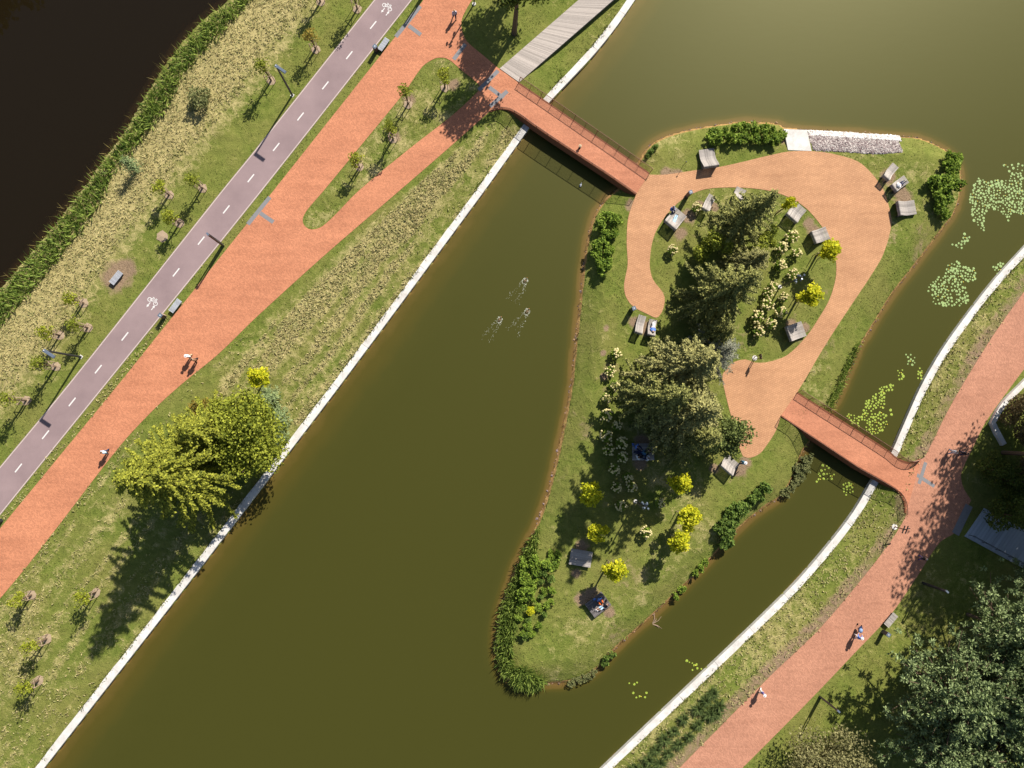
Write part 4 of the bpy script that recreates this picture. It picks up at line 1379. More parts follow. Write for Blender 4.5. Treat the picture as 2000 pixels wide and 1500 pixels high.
REED = [(640, -230), (540, -100), (455, 0), (400, 40), (325, 127), (264, 228), (250, 250), (212, 302), (157, 377), (86, 468), (4, 562), (-150, 735), (-150, 780), (0, 636), (72, 556), (140, 476), (202, 390), (207, 350), (274, 272), (318, 217), (368, 131), (430, 66), (484, 4), (610, -150)]
rp = wl(REED, -.6)
qn = fbm(rp, .2, 5)
reeds('river_reeds', rp, 95000, .5, 1.5, LM['reed'], 'tall green reeds along the dark river', .16, .85)
reeds('dry_reeds', wl([(455, -10), (400, 32), (322, 120), (256, 222), (238, 250), (200, 300), (145, 375), (74, 466), (-8, 560), (20, 552), (92, 470), (162, 382), (216, 312), (262, 258), (272, 232), (330, 132), (404, 46), (466, 4)], -1.2), 5200, .6, 1.6, LM['reed_dry'], 'thin dry reed stalks leaning over the river edge', .05, .8)
reeds('tip_reeds', wl([(990, 1155), (976, 1200), (968, 1265), (974, 1305), (985, 1322), (1005, 1312), (1000, 1262), (1008, 1210), (1022, 1165), (1046, 1090), (1052, 1030), (1030, 1060), (1008, 1110)], -1), 9000, .5, 1.3, LM['reed'], 'green reeds along the western tip of the island', .12, .6)
reeds('tip_sedge', wl([(992, 1308), (1004, 1335), (1032, 1346), (1058, 1340), (1063, 1325), (1040, 1312), (1018, 1300)], -1), 2200, .7, 1.5, LM['reed'], 'arching bright sedge at the southern tip of the island', .11, .9)
reeds('shore_grass', wl([(1682, 668), (1662, 722), (1640, 772), (1618, 812), (1606, 800), (1628, 752), (1650, 705), (1668, 672)], -1), 3000, .4, .9, LM['reed'], 'bright green shore grass above the short bridge', .1, .6)
edge = np.array(ISLE)
sh = []
ip = isle_poly
for i in range(len(ip)):
    a, b = ip[i], ip[(i + 1) % len(ip)]
    n = int(np.linalg.norm(b - a) * 9)
    if n: sh.append(a + (b - a) * NR.random((n, 1)) + NR.normal(size=(n, 2)) * .22)
sh = np.concatenate(sh)
ss_ = terrain(sh)
kp = ss_['in_is'] & (ss_['d_is'] > .12) & ~inside(sh, wl([(1525, 245), (1585, 248), (1760, 255), (1762, 285), (1530, 280)], -1))
sh = sh[kp]
ax = np.column_stack([NR.normal(size=(len(sh), 2)) * .6, np.ones(len(sh))])
stuff('bank_grass', np.column_stack([sh, zarr(sh)]), NR.uniform(.25, .6, len(sh)), .08, LM['reed'], .2, ax, 'rough green grass fringing the island shore', 'grass')

# pebble beach beside the slab and stones along the shore
def stones(name, P, smin, smax, mats, label):
    n = len(P)
    oc = np.array([[1, 0, 0], [0, 1, 0], [-1, 0, 0], [0, -1, 0], [0, 0, 1], [0, 0, -1]], float)
    fc = np.array([[0, 1, 4], [1, 2, 4], [2, 3, 4], [3, 0, 4], [1, 0, 5], [2, 1, 5], [3, 2, 5], [0, 3, 5]])
    s = NR.uniform(smin, smax, (n, 1, 1)) * NR.uniform(.6, 1.2, (n, 1, 3)) * np.array([1, 1, .6])
    a = NR.uniform(0, 6.28, n)
    V = oc[None] * s + NR.normal(size=(n, 6, 3)) * s * .12
    c, s2 = np.cos(a)[:, None], np.sin(a)[:, None]
    V = np.stack([V[..., 0] * c - V[..., 1] * s2, V[..., 0] * s2 + V[..., 1] * c, V[..., 2]], -1) + P[:, None, :]
    F = fc[None] + (np.arange(n) * 6)[:, None, None]
    mi = np.repeat(NR.integers(0, len(mats), n), 8)
    return tag(link(name, big_mesh(name, V.reshape(-1, 3), F.reshape(-1, 3), mats, False, mi)), label, 'stones', None, 'stuff')


st_m = [plain('pebble_white', (.74, .72, .70), .8, .2, 3), plain('pebble_mauve', (.34, .29, .28), .8, .25, 3), plain('pebble_pale', (.5, .46, .43), .8, .25, 3), plain('pebble_dark', (.2, .15, .15), .85, .25, 3)]
q = scatter(wl([(1580, 257), (1650, 261), (1756, 268), (1760, 299), (1720, 302), (1650, 299), (1586, 295)], -.4), 6500)
stones('pebble_beach', np.column_stack([q, zarr(q) + .02]), .09, .2, st_m[1:], 'mauve grey pebbles on the beach beside the white slab')
q = scatter(wl([(1578, 255), (1650, 259), (1756, 266), (1758, 277), (1650, 271), (1581, 266)], -1), 4200)
stones('white_pebbles', np.column_stack([q, np.maximum(zarr(q), WZ) + .06]), .11, .21, st_m[:1] + [st_m[0], st_m[2]], 'clean white pebbles along the water line of the beach')
e = []
for i in range(len(ip)):
    a, b = ip[i], ip[(i + 1) % len(ip)]
    n = int(np.linalg.norm(b - a) * 3.2)
    if n: e.append(a + (b - a) * NR.random((n, 1)) + NR.normal(size=(n, 2)) * .10)
e = np.concatenate(e)
stones('shore_stones', np.column_stack([e, np.full(len(e), WZ - .02)]), .10, .24, [st_m[3], plain('wet_stone', (.13, .08, .05), .6, .3), plain('brown_stone', (.26, .16, .1), .8, .3)], 'dark stones and timber edging along the island water line')

# ---- water lilies
pad_m = plain('lily_pad_green', (.27, .38, .13), .45, .22, 1.5)
pad_y = plain('lily_pad_yellow', (.30, .39, .05), .45, .2, 1.5)
fl_y = plain('lily_flower', (.75, .6, .05), .5)


def pad_mesh(mt, r):
    mb = MB()
    mb.add([(0, 0, .004)] + [(r * math.cos(.25 + k * 5.78 / 9), r * math.sin(.25 + k * 5.78 / 9), .0) for k in range(10)], [(0, k, k + 1) for k in range(1, 10)])
    return mb.mesh('pad', mt)


PADS = [pad_mesh(pad_m, r) for r in (.10, .13, .155, .18)]
PADY = [pad_mesh(pad_y, r) for r in (.10, .13, .16)]


def lilies(poly, n, label, pads, clus=.0):
    w = wl(poly, WZ)
    c = w.mean(0)
    r = empty('water_lily', (c[0], c[1], WZ + .012), label, 'water lily', 'water lilies floating in the channel')
    placed = []
    tries = 0
    lo, hi = w.min(0), w.max(0)
    while len(placed) < n and tries < n * 60:
        tries += 1
        p = NR.uniform(lo, hi)
        if not inside(p[None], w)[0]: continue
        if clus and vnoise(p[None], .55, 77)[0] < clus: continue
        if placed and (((np.array(placed) - p) ** 2).sum(1).min() < .095): continue
        placed.append(p)
    for i, p in enumerate(placed):
        o = link('pad', R.choice(pads), r, (p[0] - c[0], p[1] - c[1], i % 5 * .0015), R.uniform(0, 6.28))
        k = R.uniform(.8, 1.2); o.scale = (k, k, 1)
    fm = MB().ell((0, 0, .06), (.07, .07, .06), 6, 4).mesh('flower', fl_y)
    for p in placed[::14]:
        link('flower', fm, r, (p[0] - c[0] + .15, p[1] - c[1], .01))


lilies([(1893, 385), (1910, 345), (1940, 355), (1965, 335), (2040, 345), (2060, 400), (2020, 425), (1975, 415), (1962, 450), (1945, 425), (1920, 452), (1900, 430)], 270, 'largest bed of pale green lily pads at the right edge', PADS, .46)
lilies([(1960, 322), (2010, 318), (2015, 332), (1975, 345)], 14, 'loose lily pads just above the largest bed', PADS)
lilies([(1845, 505), (1868, 508), (1880, 520), (1905, 525), (1905, 545), (1885, 555), (1892, 590), (1865, 600), (1830, 595), (1803, 585), (1812, 560), (1828, 545)], 150, 'round bed of pale green lily pads in the middle of the channel', PADS, .33)
lilies([(1858, 477), (1872, 475), (1886, 453), (1895, 462), (1882, 485), (1862, 484)], 14, 'small string of lily pads between the two big beds', PADS)
lilies([(1938, 520), (1958, 512), (1962, 522), (1945, 540)], 10, 'few lily pads next to the curved concrete wall', PADS)
lilies([(1768, 690), (1788, 695), (1786, 715), (1772, 716)], 10, 'small group of pads above the yellow green bed', PADS)
lilies([(1752, 724), (1764, 722), (1766, 738), (1756, 742)], 11, 'tight small group of pads near the shore grass', PADY)
lilies([(1792, 722), (1802, 715), (1800, 742), (1793, 740)], 8, 'thin scatter of tiny pads near the east wall', PADY)
lilies([(1725, 752), (1745, 752), (1738, 790), (1742, 812), (1722, 842), (1704, 850), (1690, 842), (1655, 820), (1655, 808), (1682, 815), (1690, 785), (1704, 775)], 125, 'yellow green lily bed just above the short bridge', PADY, .22)
lilies([(1598, 907), (1612, 907), (1630, 925), (1622, 940), (1600, 935), (1593, 952)], 17, 'pads in the shade edge below the short bridge', PADY)
lilies([(1645, 945), (1662, 940), (1666, 960), (1650, 968)], 15, 'compact pads beside the wall below the short bridge', PADY)
lilies([(1226, 1330), (1240, 1328), (1262, 1352), (1280, 1370), (1262, 1385), (1245, 1372)], 8, 'few yellow pads south east of the island tip', PADY)
lilies([(1335, 1288), (1342, 1288), (1372, 1302), (1368, 1312), (1354, 1312)], 8, 'few tiny pads near the lower east wall', PADY)

# ------------------------------------------------------------------ street furniture
def street_lamp(u, v, hu, hv, label):
    p = ground_pt(u, v)
    r = empty('street_lamp', p, label, 'street lamp', 'tall street lamps along the cycle path', pdir(hu, hv))
    MB().box(-.2, .2, -.2, .2, -.2, .03).build('base', M['conc'], r)
    MB().tube([(0, 0, 0), (0, 0, 4), (0, 0, 7.15)], [.13, .115, .1], 8).build('pole', M['dark_metal'], r)
    mb = MB(); mb.box(-.12, 1.35, -.17, .17, 7.15, 7.27); mb.box(.25, 1.28, -.13, .13, 7.272, 7.32)
    mb.build('lamp_head', M['lamp_head'], r)
    MB().ell((-.02, 0, 7.31), (.07, .07, .05), 8, 4).build('sensor', M['white_plastic'], r)


street_lamp(158, 697, 60, 40, 'tall dark street lamp whose shadow crosses the lower cycle path')
street_lamp(571, 186, 60, 42, 'tall dark street lamp beside the upper cycle path')


def slot_lamp(u, v, a, label, h=4.9):
    """column lamp: two flat bars with an open slot and a lit head"""
    p = ground_pt(u, v)
    r = empty('column_lamp', p, label, 'street lamp', 'slotted column lamps', a)
    MB().box(-.1, .1, -.19, .19, -.2, h * .5).build('column', M['dark_metal'], r)
    for s in (-1, 1):
        MB().box(-.09, .09, s * .13 - .05, s * .13 + .05, h * .5 + .002, h - .2).build('slot_bar', M['dark_metal'], r)
    MB().box(-.1, .1, -.19, .19, h - .198, h).build('cap', M['lamp_head'], r)


slot_lamp(436, 479, .6, 'slotted dark lamp column on the verge between cycle path and promenade', 5.1)
slot_lamp(1602, 1361, .8, 'slotted dark lamp column on the grass above the olive willow', 4.5)
slot_lamp(1803, 1139, .8, 'slotted dark lamp column in the shade near the plank deck', 4.6)
slot_lamp(836, -24, .6, 'slotted lamp column at the top edge, seen by its shadow')
slot_lamp(4, 1016, .6, 'slotted lamp column at the left edge beside the cycle path')


def spot_pole(u, v, a, label, h=6.2):
    p = ground_pt(u, v)
    r = empty('spotlight_pole', p, label, 'lamp', 'spotlight poles', a)
    MB().tube([(0, 0, -.2), (0, 0, .12)], .24, 10).build('base', M['conc'], r)
    MB().tube([(0, 0, .1), (0, 0, h)], [.09, .075], 8).build('pole', M['dark_metal'], r)
    for i, (z_, an) in enumerate([(h - .05, .4), (h - .1, 2.6), (h - .15, 4.4), (h - 1.1, 1.2), (h - 1.2, 3.6), (h - 2.1, 5.2)]):
        c, s = math.cos(an), math.sin(an)
        o = MB().tube([(.06 * c, .06 * s, z_), (.30 * c, .30 * s, z_ + .03)], .03, 5).build('bracket', M['dark_metal'], r)
        MB().tube([(.27 * c, .27 * s, z_ + .16), (.40 * c, .40 * s, z_ - .16)], [.10, .14], 8).build('spotlight', M['lamp_head'], o)


spot_pole(1523, 560, .2, 'spotlight pole among the sunlit hydrangeas inside the path loop')
spot_pole(1241, 979, 1.0, 'spotlight pole in the conifer shade on the west lawn', 5.8)
spot_pole(926, 8, .5, 'spotlight pole at the top edge beside the promenade', 5.2)


def info_sign(u, v, a, label, h=1.9):
    p = ground_pt(u, v)
    r = empty('info_sign', p, label, 'sign', 'information posts', a)
    MB().tube([(0, 0, -.2), (0, 0, .05)], .32, 10).build('base', M['conc'], r)
    for s in (-1, 1): MB().box(-.04, .04, s * .16 - .03, s * .16 + .03, 0, h).build('post', M['corten'], r)
    MB().box(.045, .09, -.32, .32, h - .75, h - .05).build('panel', M['dark_metal'], r)


info_sign(1474, 699, .1, 'rust coloured information post at the edge of the salmon paving', 2.1)
r = empty('finger_post', ground_pt(1747, 1029), 'direction post with cross boards on a pale footing beside the east promenade', 'sign')
MB().tube([(0, 0, -.2), (0, 0, .06)], .36, 10).build('base', M['conc'], r)
MB().tube([(0, 0, 0), (0, 0, 2.7)], .06, 8).build('post', M['corten'], r)
for zz, a, x in ((2.55, 1.15, .0), (2.3, 1.15, -.25), (2.1, .2, .2)):
    MB().box(-.5, .5, -.03, .03, -.09, .09).build('direction_board', M['dark_metal'], r, (x, 0, zz), a)
r = empty('stake_post', ground_pt(1334, 324), 'thin short stake post on worn grass near the long bridge', 'post')
MB().tube([(0, 0, -.2), (0, 0, 1.35)], .03, 6).build('stake', M['bark'], r); MB().ell((0, 0, 1.4), (.1, .1, .08)).build('knob', M['dark_metal'], r)
r = empty('stake_post', ground_pt(1582, 727), 'thin stake post on the grass above the short bridge', 'post')
MB().tube([(0, 0, -.2), (0, 0, 1.0)], .03, 6).build('stake', M['bark'], r); MB().box(-.12, .12, -.02, .02, 1.0, 1.15).build('plate', M['dark_metal'], r)


def bin_(u, v, a, label, h=1.25, w=.22):
    p = ground_pt(u, v)
    r = empty('litter_bin', p, label, 'litter bin', 'litter bins', a)
    MB().box(-w, w, -w, w, -.1, h).build('body', M['dark_metal'], r)
    mb = MB(); mb.box(-w - .02, w + .02, -w - .02, w + .02, h + .004, h + .06)
    mb.build('lid', M['lamp_head'], r)
    MB().box(w + .003, w + .03, -w * .8, w * .8, .1, h - .1).build('wood_panel', M['pale_wood'], r)
    MB().tube([(0, 0, h + .062), (0, 0, h + .085)], .07, 8).build('ashtray', M['white_plastic'], r)


bin_(735, 101, .9, 'dark litter bin beside the upper promenade bench')
bin_(322, 619, .9, 'dark litter bin beside the lower promenade bench')
bin_(1724, 1234, .9, 'dark litter bin beside the shaded east bench')
bin_(1233, 606, .4, 'tall dark litter bin at the round end of the salmon path', 1.55)
bin_(1341, 384, .4, 'tall dark bin post between the salmon path and the loungers', 1.75, .2)


def bench(c4_, label, mat):
    (ax, ay), (bx, by), (cx, cy), (dx, dy) = GP(c4_, .44)
    ctr = ((ax + bx + cx + dx) / 4, (ay + by + cy + dy) / 4)
    L = math.hypot((dx + cx - ax - bx) / 2, (dy + cy - ay - by) / 2); W = math.hypot(bx - ax, by - ay)
    a = math.atan2((cy + dy - ay - by), (cx + dx - ax - bx))
    r = empty('bench', (*ctr, zat(*ctr)), label, 'bench', 'slatted benches', a)
    n = 15
    sm = MB().box(-L / n * .40, L / n * .40, -W / 2, W / 2, .40, .445).mesh('slat', mat)
    for i in range(n): link('slat', sm, r, (-L / 2 + L * (i + .5) / n, 0, R.uniform(-.004, .004)))
    for s in (-1, 1):
        MB().box(-L / 2 + .05, L / 2 - .05, s * W * .36 - .03, s * W * .36 + .03, .34, .397).build('rail', M['dark_metal'], r)
        MB().box(s * L * .40 - .04, s * L * .40 + .04, -W * .42, W * .42, -.1, .337).build('leg', M['dark_metal'], r)


M['bench_slat'] = woodmat('grey_bench_slats', (.36, .38, .42), .2)
bench([(752, 72), (761, 78), (746, 100), (736, 94)], 'grey slatted bench at the top of the brick promenade', M['bench_slat'])
bench([(346, 582), (355, 589), (337, 612), (329, 605)], 'grey slatted bench on the verge halfway down the promenade', M['bench_slat'])
bench([(230, 527), (240, 534), (221, 557), (212, 550)], 'grey slatted bench alone on the lawn by the straw bank', M['bench_slat'])
bench([(1745, 1196), (1755, 1204), (1736, 1226), (1727, 1219)], 'brownish slatted bench half in shade beside the east promenade', M['slat'])

# loungers: slats bent over a rising back
PROF = [(0, .42), (.35, .38), (.85, .37), (1.2, .48), (1.6, .80), (1.95, 1.12), (2.1, 1.2), (2.17, 1.18), (2.31, .92)]


def lounger(quad, label, cat='lounger'):
    """quad: foot corners then head corners in the photo"""
    P = [Vector(q) for q in (GP(quad[:2], .4) + GP(quad[2:], 1.05))]
    fm, hm = (P[0] + P[1]) / 2, (P[2] + P[3]) / 2
    W = max((P[1] - P[0]).length, (P[3] - P[2]).length)
    ctr = (fm + hm) / 2
    a = math.atan2(hm.y - fm.y, hm.x - fm.x)
    L = (hm - fm).length
    r = empty('lounger', (*ctr, zat(*ctr)), label, cat, 'wooden loungers on the island', a)
    k = L / 2.31
    n = max(6, round(W / .135))
    w = W / n
    pts = [((x * k - L / 2), z_) for x, z_ in PROF]
    mb = MB()
    vv = [(x, s * w * .42, z_ + t) for x, z_ in pts for s, t in ((-1, 0), (1, 0), (1, -.035), (-1, -.035))]
    ff = []
    for i in range(len(pts) - 1):
        for j in range(4):
            ff.append((i * 4 + j, i * 4 + (j + 1) % 4, i * 4 + 4 + (j + 1) % 4, i * 4 + 4 + j))
    ff += [(3, 2, 1, 0), tuple(len(vv) - 4 + j for j in range(4))]
    mb.add(vv, [f[::-1] for f in ff])
    sm = mb.mesh('slat', M['slat'])
    for i in range(n): link('slat', sm, r, (0, -W / 2 + w * (i + .5), R.uniform(-.004, .004)))
    for s in (-1, 1):
        fr = MB()
        for (x0, z0), (x1, z1) in zip(pts[:-2], pts[1:-1]):
            y = s * (W / 2 - .12)
            fr.add([(x0, y - .04, .05), (x1, y - .04, .05), (x1, y - .04, z1 - .04), (x0, y - .04, z0 - .04), (x0, y + .04, .05), (x1, y + .04, .05), (x1, y + .04, z1 - .04), (x0, y + .04, z0 - .04)],
                   [(3, 2, 1, 0), (4, 5, 6, 7), (0, 1, 5, 4), (2, 3, 7, 6)])
        fr.build('side_frame', M['slat_dark'], r)
    return r, W, L, a


LOUNGE = {}
for key, q, lab in [
        ('a', [(1365, 293), (1395, 289), (1405, 324), (1375, 330)], 'wide lounger on the north lawn between the shrubs and the path'),
        ('b', [(1744, 318), (1757, 326), (1736, 353), (1724, 345)], 'narrow pale lounger nearest the pebble beach'),
        ('c', [(1766, 343), (1776, 355), (1749, 376), (1740, 361)], 'narrow lounger with a person lying in it'),
        ('d', [(1787, 391), (1790, 417), (1756, 421), (1751, 393)], 'wide lounger at the east tip of the path loop'),
        ('e', [(1323, 409), (1338, 418), (1320, 449), (1295, 434)], 'wide lounger with one person lying and one sitting'),
        ('f', [(1386, 377), (1399, 386), (1383, 415), (1371, 408)], 'narrow lounger between the small hydrangea and the dark spruce'),
        ('g', [(1439, 365), (1459, 370), (1452, 392), (1432, 386)], 'lounger half hidden under the dark spruce'),
        ('h', [(1555, 393), (1576, 411), (1555, 437), (1535, 419)], 'wide lounger next to the squeezed yellow tree'),
        ('i', [(1613, 443), (1621, 465), (1592, 477), (1582, 453)], 'wide lounger partly covered by a yellow crown'),
        ('j', [(1565, 628), (1575, 655), (1542, 668), (1534, 638)], 'wide lounger at the south east of the path loop with leaf shadows'),
        ('k', [(1248, 615), (1263, 617), (1254, 654), (1239, 650)], 'narrow lounger below the round end of the path'),
        ('l', [(1269, 622), (1284, 626), (1279, 658), (1264, 655)], 'narrow lounger under the spruce with a person in blue'),
        ('n', [(1421, 891), (1446, 903), (1431, 929), (1405, 912)], 'lounger at the southern corner of the salmon paving')]:
    if key in 'defhijan' and False: pass
    LOUNGE[key] = lounger(q, lab)

# flat slatted platforms
def platform(quad, label, mat):
    P = [Vector(q) for q in GP(quad, .45)]
    ctr = sum(P, Vector((0, 0))) / 4
    L = ((P[1] - P[0]).length + (P[2] - P[3]).length) / 2; W = ((P[2] - P[1]).length + (P[3] - P[0]).length) / 2
    a = math.atan2(P[1].y - P[0].y, P[1].x - P[0].x)
    r = empty('platform', (*ctr, zat(*ctr)), label, 'platform', 'flat slatted platforms', a)
    n = 14
    sm = MB().box(-L / 2, L / 2, -W / n * .44, W / n * .44, .41, .45).mesh('slat', mat)
    for i in range(n): link('slat', sm, r, (0, -W / 2 + W * (i + .5) / n, R.uniform(-.004, .004)))
    for s in (-1, 0, 1): MB().box(s * (L / 2 - .15) - .05, s * (L / 2 - .15) + .05, -W / 2 + .05, W / 2 - .05, -.15, .405).build('support_beam', M['slat_dark'], r)
    return r, ctr, a


PLAT = {'m': platform([(1234, 866), (1276, 866), (1279, 897), (1236, 901)], 'slatted platform in deep shade with a group of people', M['slat']),
        'o': platform([(1116, 1071), (1157, 1078), (1154, 1109), (1111, 1102)], 'empty dark slatted platform near the western tip', M['slat']),
        'p': platform([(1142, 1181), (1174, 1156), (1194, 1180), (1163, 1208)], 'dark slatted platform with two people in the sun', M['slat_dark'])}

# ------------------------------------------------------------------ people
skin_m = plain('skin', (.52, .33, .24), .6, .08)
eye_m = plain('eye_dark', (.02, .02, .02), .4, .0)


def cloth(name, c): return plain(name, c, .85, .12, 8)


CL = {'white': cloth('white_cloth', (.72, .72, .74)), 'lilac': cloth('lilac_cloth', (.55, .52, .62)), 'navy': cloth('navy_cloth', (.02, .03, .08)), 'black': cloth('black_cloth', (.02, .02, .025)),
      'blue': cloth('blue_cloth', (.10, .20, .55)), 'paleblue': cloth('pale_blue_cloth', (.42, .62, .80)), 'denim': cloth('denim_cloth', (.20, .30, .5)), 'orange': cloth('orange_cloth', (.75, .16, .03)),
      'brown': cloth('brown_cloth', (.22, .12, .07)), 'tan': cloth('tan_cloth', (.5, .38, .25)), 'teal': cloth('teal_cloth', (.08, .2, .3)), 'purple': cloth('purple_cloth', (.09, .07, .22)), 'grey': cloth('grey_cloth', (.2, .2, .22))}
HAIR = {'dark': plain('dark_hair', (.025, .018, .012), .6), 'brown': plain('brown_hair', (.12, .06, .03), .6), 'blond': plain('blond_hair', (.5, .36, .18), .6), 'grey': plain('grey_hair', (.45, .43, .4), .6)}

POSES = {
    # joint positions in metres, x forward, y left, z up (feet on z = 0, or seat / back on z = 0)
    'walk': dict(pel=(0, 0, .93), wai=(.0, 0, 1.1), che=(.02, 0, 1.32), nec=(.03, 0, 1.50), hea=(.06, 0, 1.64), top=(.06, 0, 1.74),
                 shl=(.02, .19, 1.42), ell=(-.10, .25, 1.16), hal=(.02, .27, .93), shr=(.02, -.19, 1.42), elr=(.08, -.25, 1.15), har=(.25, -.24, .98),
                 hil=(0, .10, .90), knl=(.16, .11, .50), anl=(.20, .11, .09), tol=(.38, .12, .05), hir=(0, -.10, .90), knr=(-.04, -.11, .49), anr=(-.30, -.11, .14), tor=(-.14, -.12, .05)),
    'push': dict(pel=(0, 0, .93), wai=(.03, 0, 1.1), che=(.08, 0, 1.31), nec=(.12, 0, 1.49), hea=(.16, 0, 1.63), top=(.16, 0, 1.73),
                 shl=(.08, .19, 1.41), ell=(.20, .26, 1.15), hal=(.48, .22, 1.03), shr=(.08, -.19, 1.41), elr=(.20, -.26, 1.15), har=(.48, -.22, 1.03),
                 hil=(0, .10, .90), knl=(.16, .11, .50), anl=(.18, .11, .09), tol=(.36, .12, .05), hir=(0, -.10, .90), knr=(-.04, -.11, .49), anr=(-.32, -.11, .15), tor=(-.16, -.12, .05)),
    'sit': dict(pel=(0, 0, .12), wai=(-.03, 0, .28), che=(-.02, 0, .50), nec=(.01, 0, .68), hea=(.05, 0, .82), top=(.05, 0, .92),
                shl=(-.02, .19, .60), ell=(.08, .27, .34), hal=(.28, .20, .24), shr=(-.02, -.19, .60), elr=(.08, -.27, .34), har=(.28, -.20, .24),
                hil=(.02, .10, .11), knl=(.44, .14, .28), anl=(.62, .12, -.08), tol=(.80, .13, -.12), hir=(.02, -.10, .11), knr=(.44, -.14, .28), anr=(.60, -.12, -.08), tor=(.78, -.13, -.12)),
    'floor': dict(pel=(0, 0, .12), wai=(-.06, 0, .28), che=(-.08, 0, .50), nec=(-.04, 0, .67), hea=(.0, 0, .81), top=(.0, 0, .91),
                  shl=(-.08, .19, .59), ell=(-.12, .30, .34), hal=(.10, .30, .24), shr=(-.08, -.19, .59), elr=(-.06, -.30, .34), har=(.16, -.22, .26),
                  hil=(.02, .10, .11), knl=(.36, .24, .36), anl=(.62, .14, .09), tol=(.82, .15, .06), hir=(.02, -.10, .11), knr=(.40, -.22, .26), anr=(.66, -.10, .09), tor=(.86, -.12, .06)),
    'lie': dict(pel=(0, 0, .13), wai=(-.17, 0, .13), che=(-.39, 0, .14), nec=(-.57, 0, .15), hea=(-.71, 0, .17), top=(-.81, 0, .17),
                shl=(-.48, .19, .13), ell=(-.40, .42, .10), hal=(-.62, .36, .10), shr=(-.48, -.19, .13), elr=(-.24, -.30, .09), har=(-.02, -.22, .13),
                hil=(.03, .09, .12), knl=(.44, .10, .20), anl=(.84, .07, .09), tol=(.90, .10, .22), hir=(.03, -.09, .12), knr=(.44, -.12, .12), anr=(.85, -.10, .08), tor=(.92, -.13, .21)),
    'recline': dict(pel=(0, 0, .12), wai=(-.15, 0, .20), che=(-.34, 0, .34), nec=(-.48, 0, .46), hea=(-.56, 0, .58), top=(-.62, 0, .67),
                    shl=(-.42, .19, .40), ell=(-.22, .30, .22), hal=(.00, .20, .22), shr=(-.42, -.19, .40), elr=(-.20, -.30, .24), har=(.02, -.12, .26),
                    hil=(.03, .09, .12), knl=(.38, .12, .30), anl=(.70, .09, .07), tol=(.84, .10, .14), hir=(.03, -.09, .12), knr=(.46, -.12, .12), anr=(.86, -.10, .07), tor=(.92, -.11, .20)),
}
BONES = [('pel', 'wai'), ('wai', 'che'), ('che', 'nec'), ('nec', 'hea'), ('hea', 'top'), ('che', 'shl'), ('shl', 'ell'), ('ell', 'hal'), ('che', 'shr'), ('shr', 'elr'), ('elr', 'har'),
         ('pel', 'hil'), ('hil', 'knl'), ('knl', 'anl'), ('anl', 'tol'), ('pel', 'hir'), ('hir', 'knr'), ('knr', 'anr'), ('anr', 'tor')]
RAD = {k: v * 1.48 for k, v in dict(pel=.155, wai=.135, che=.16, nec=.062, hea=.108, top=.07, shl=.075, shr=.075, ell=.048, elr=.048, hal=.036, har=.036, hil=.105, hir=.105, knl=.062, knr=.062, anl=.042, anr=.042, tol=.036, tor=.036).items()}


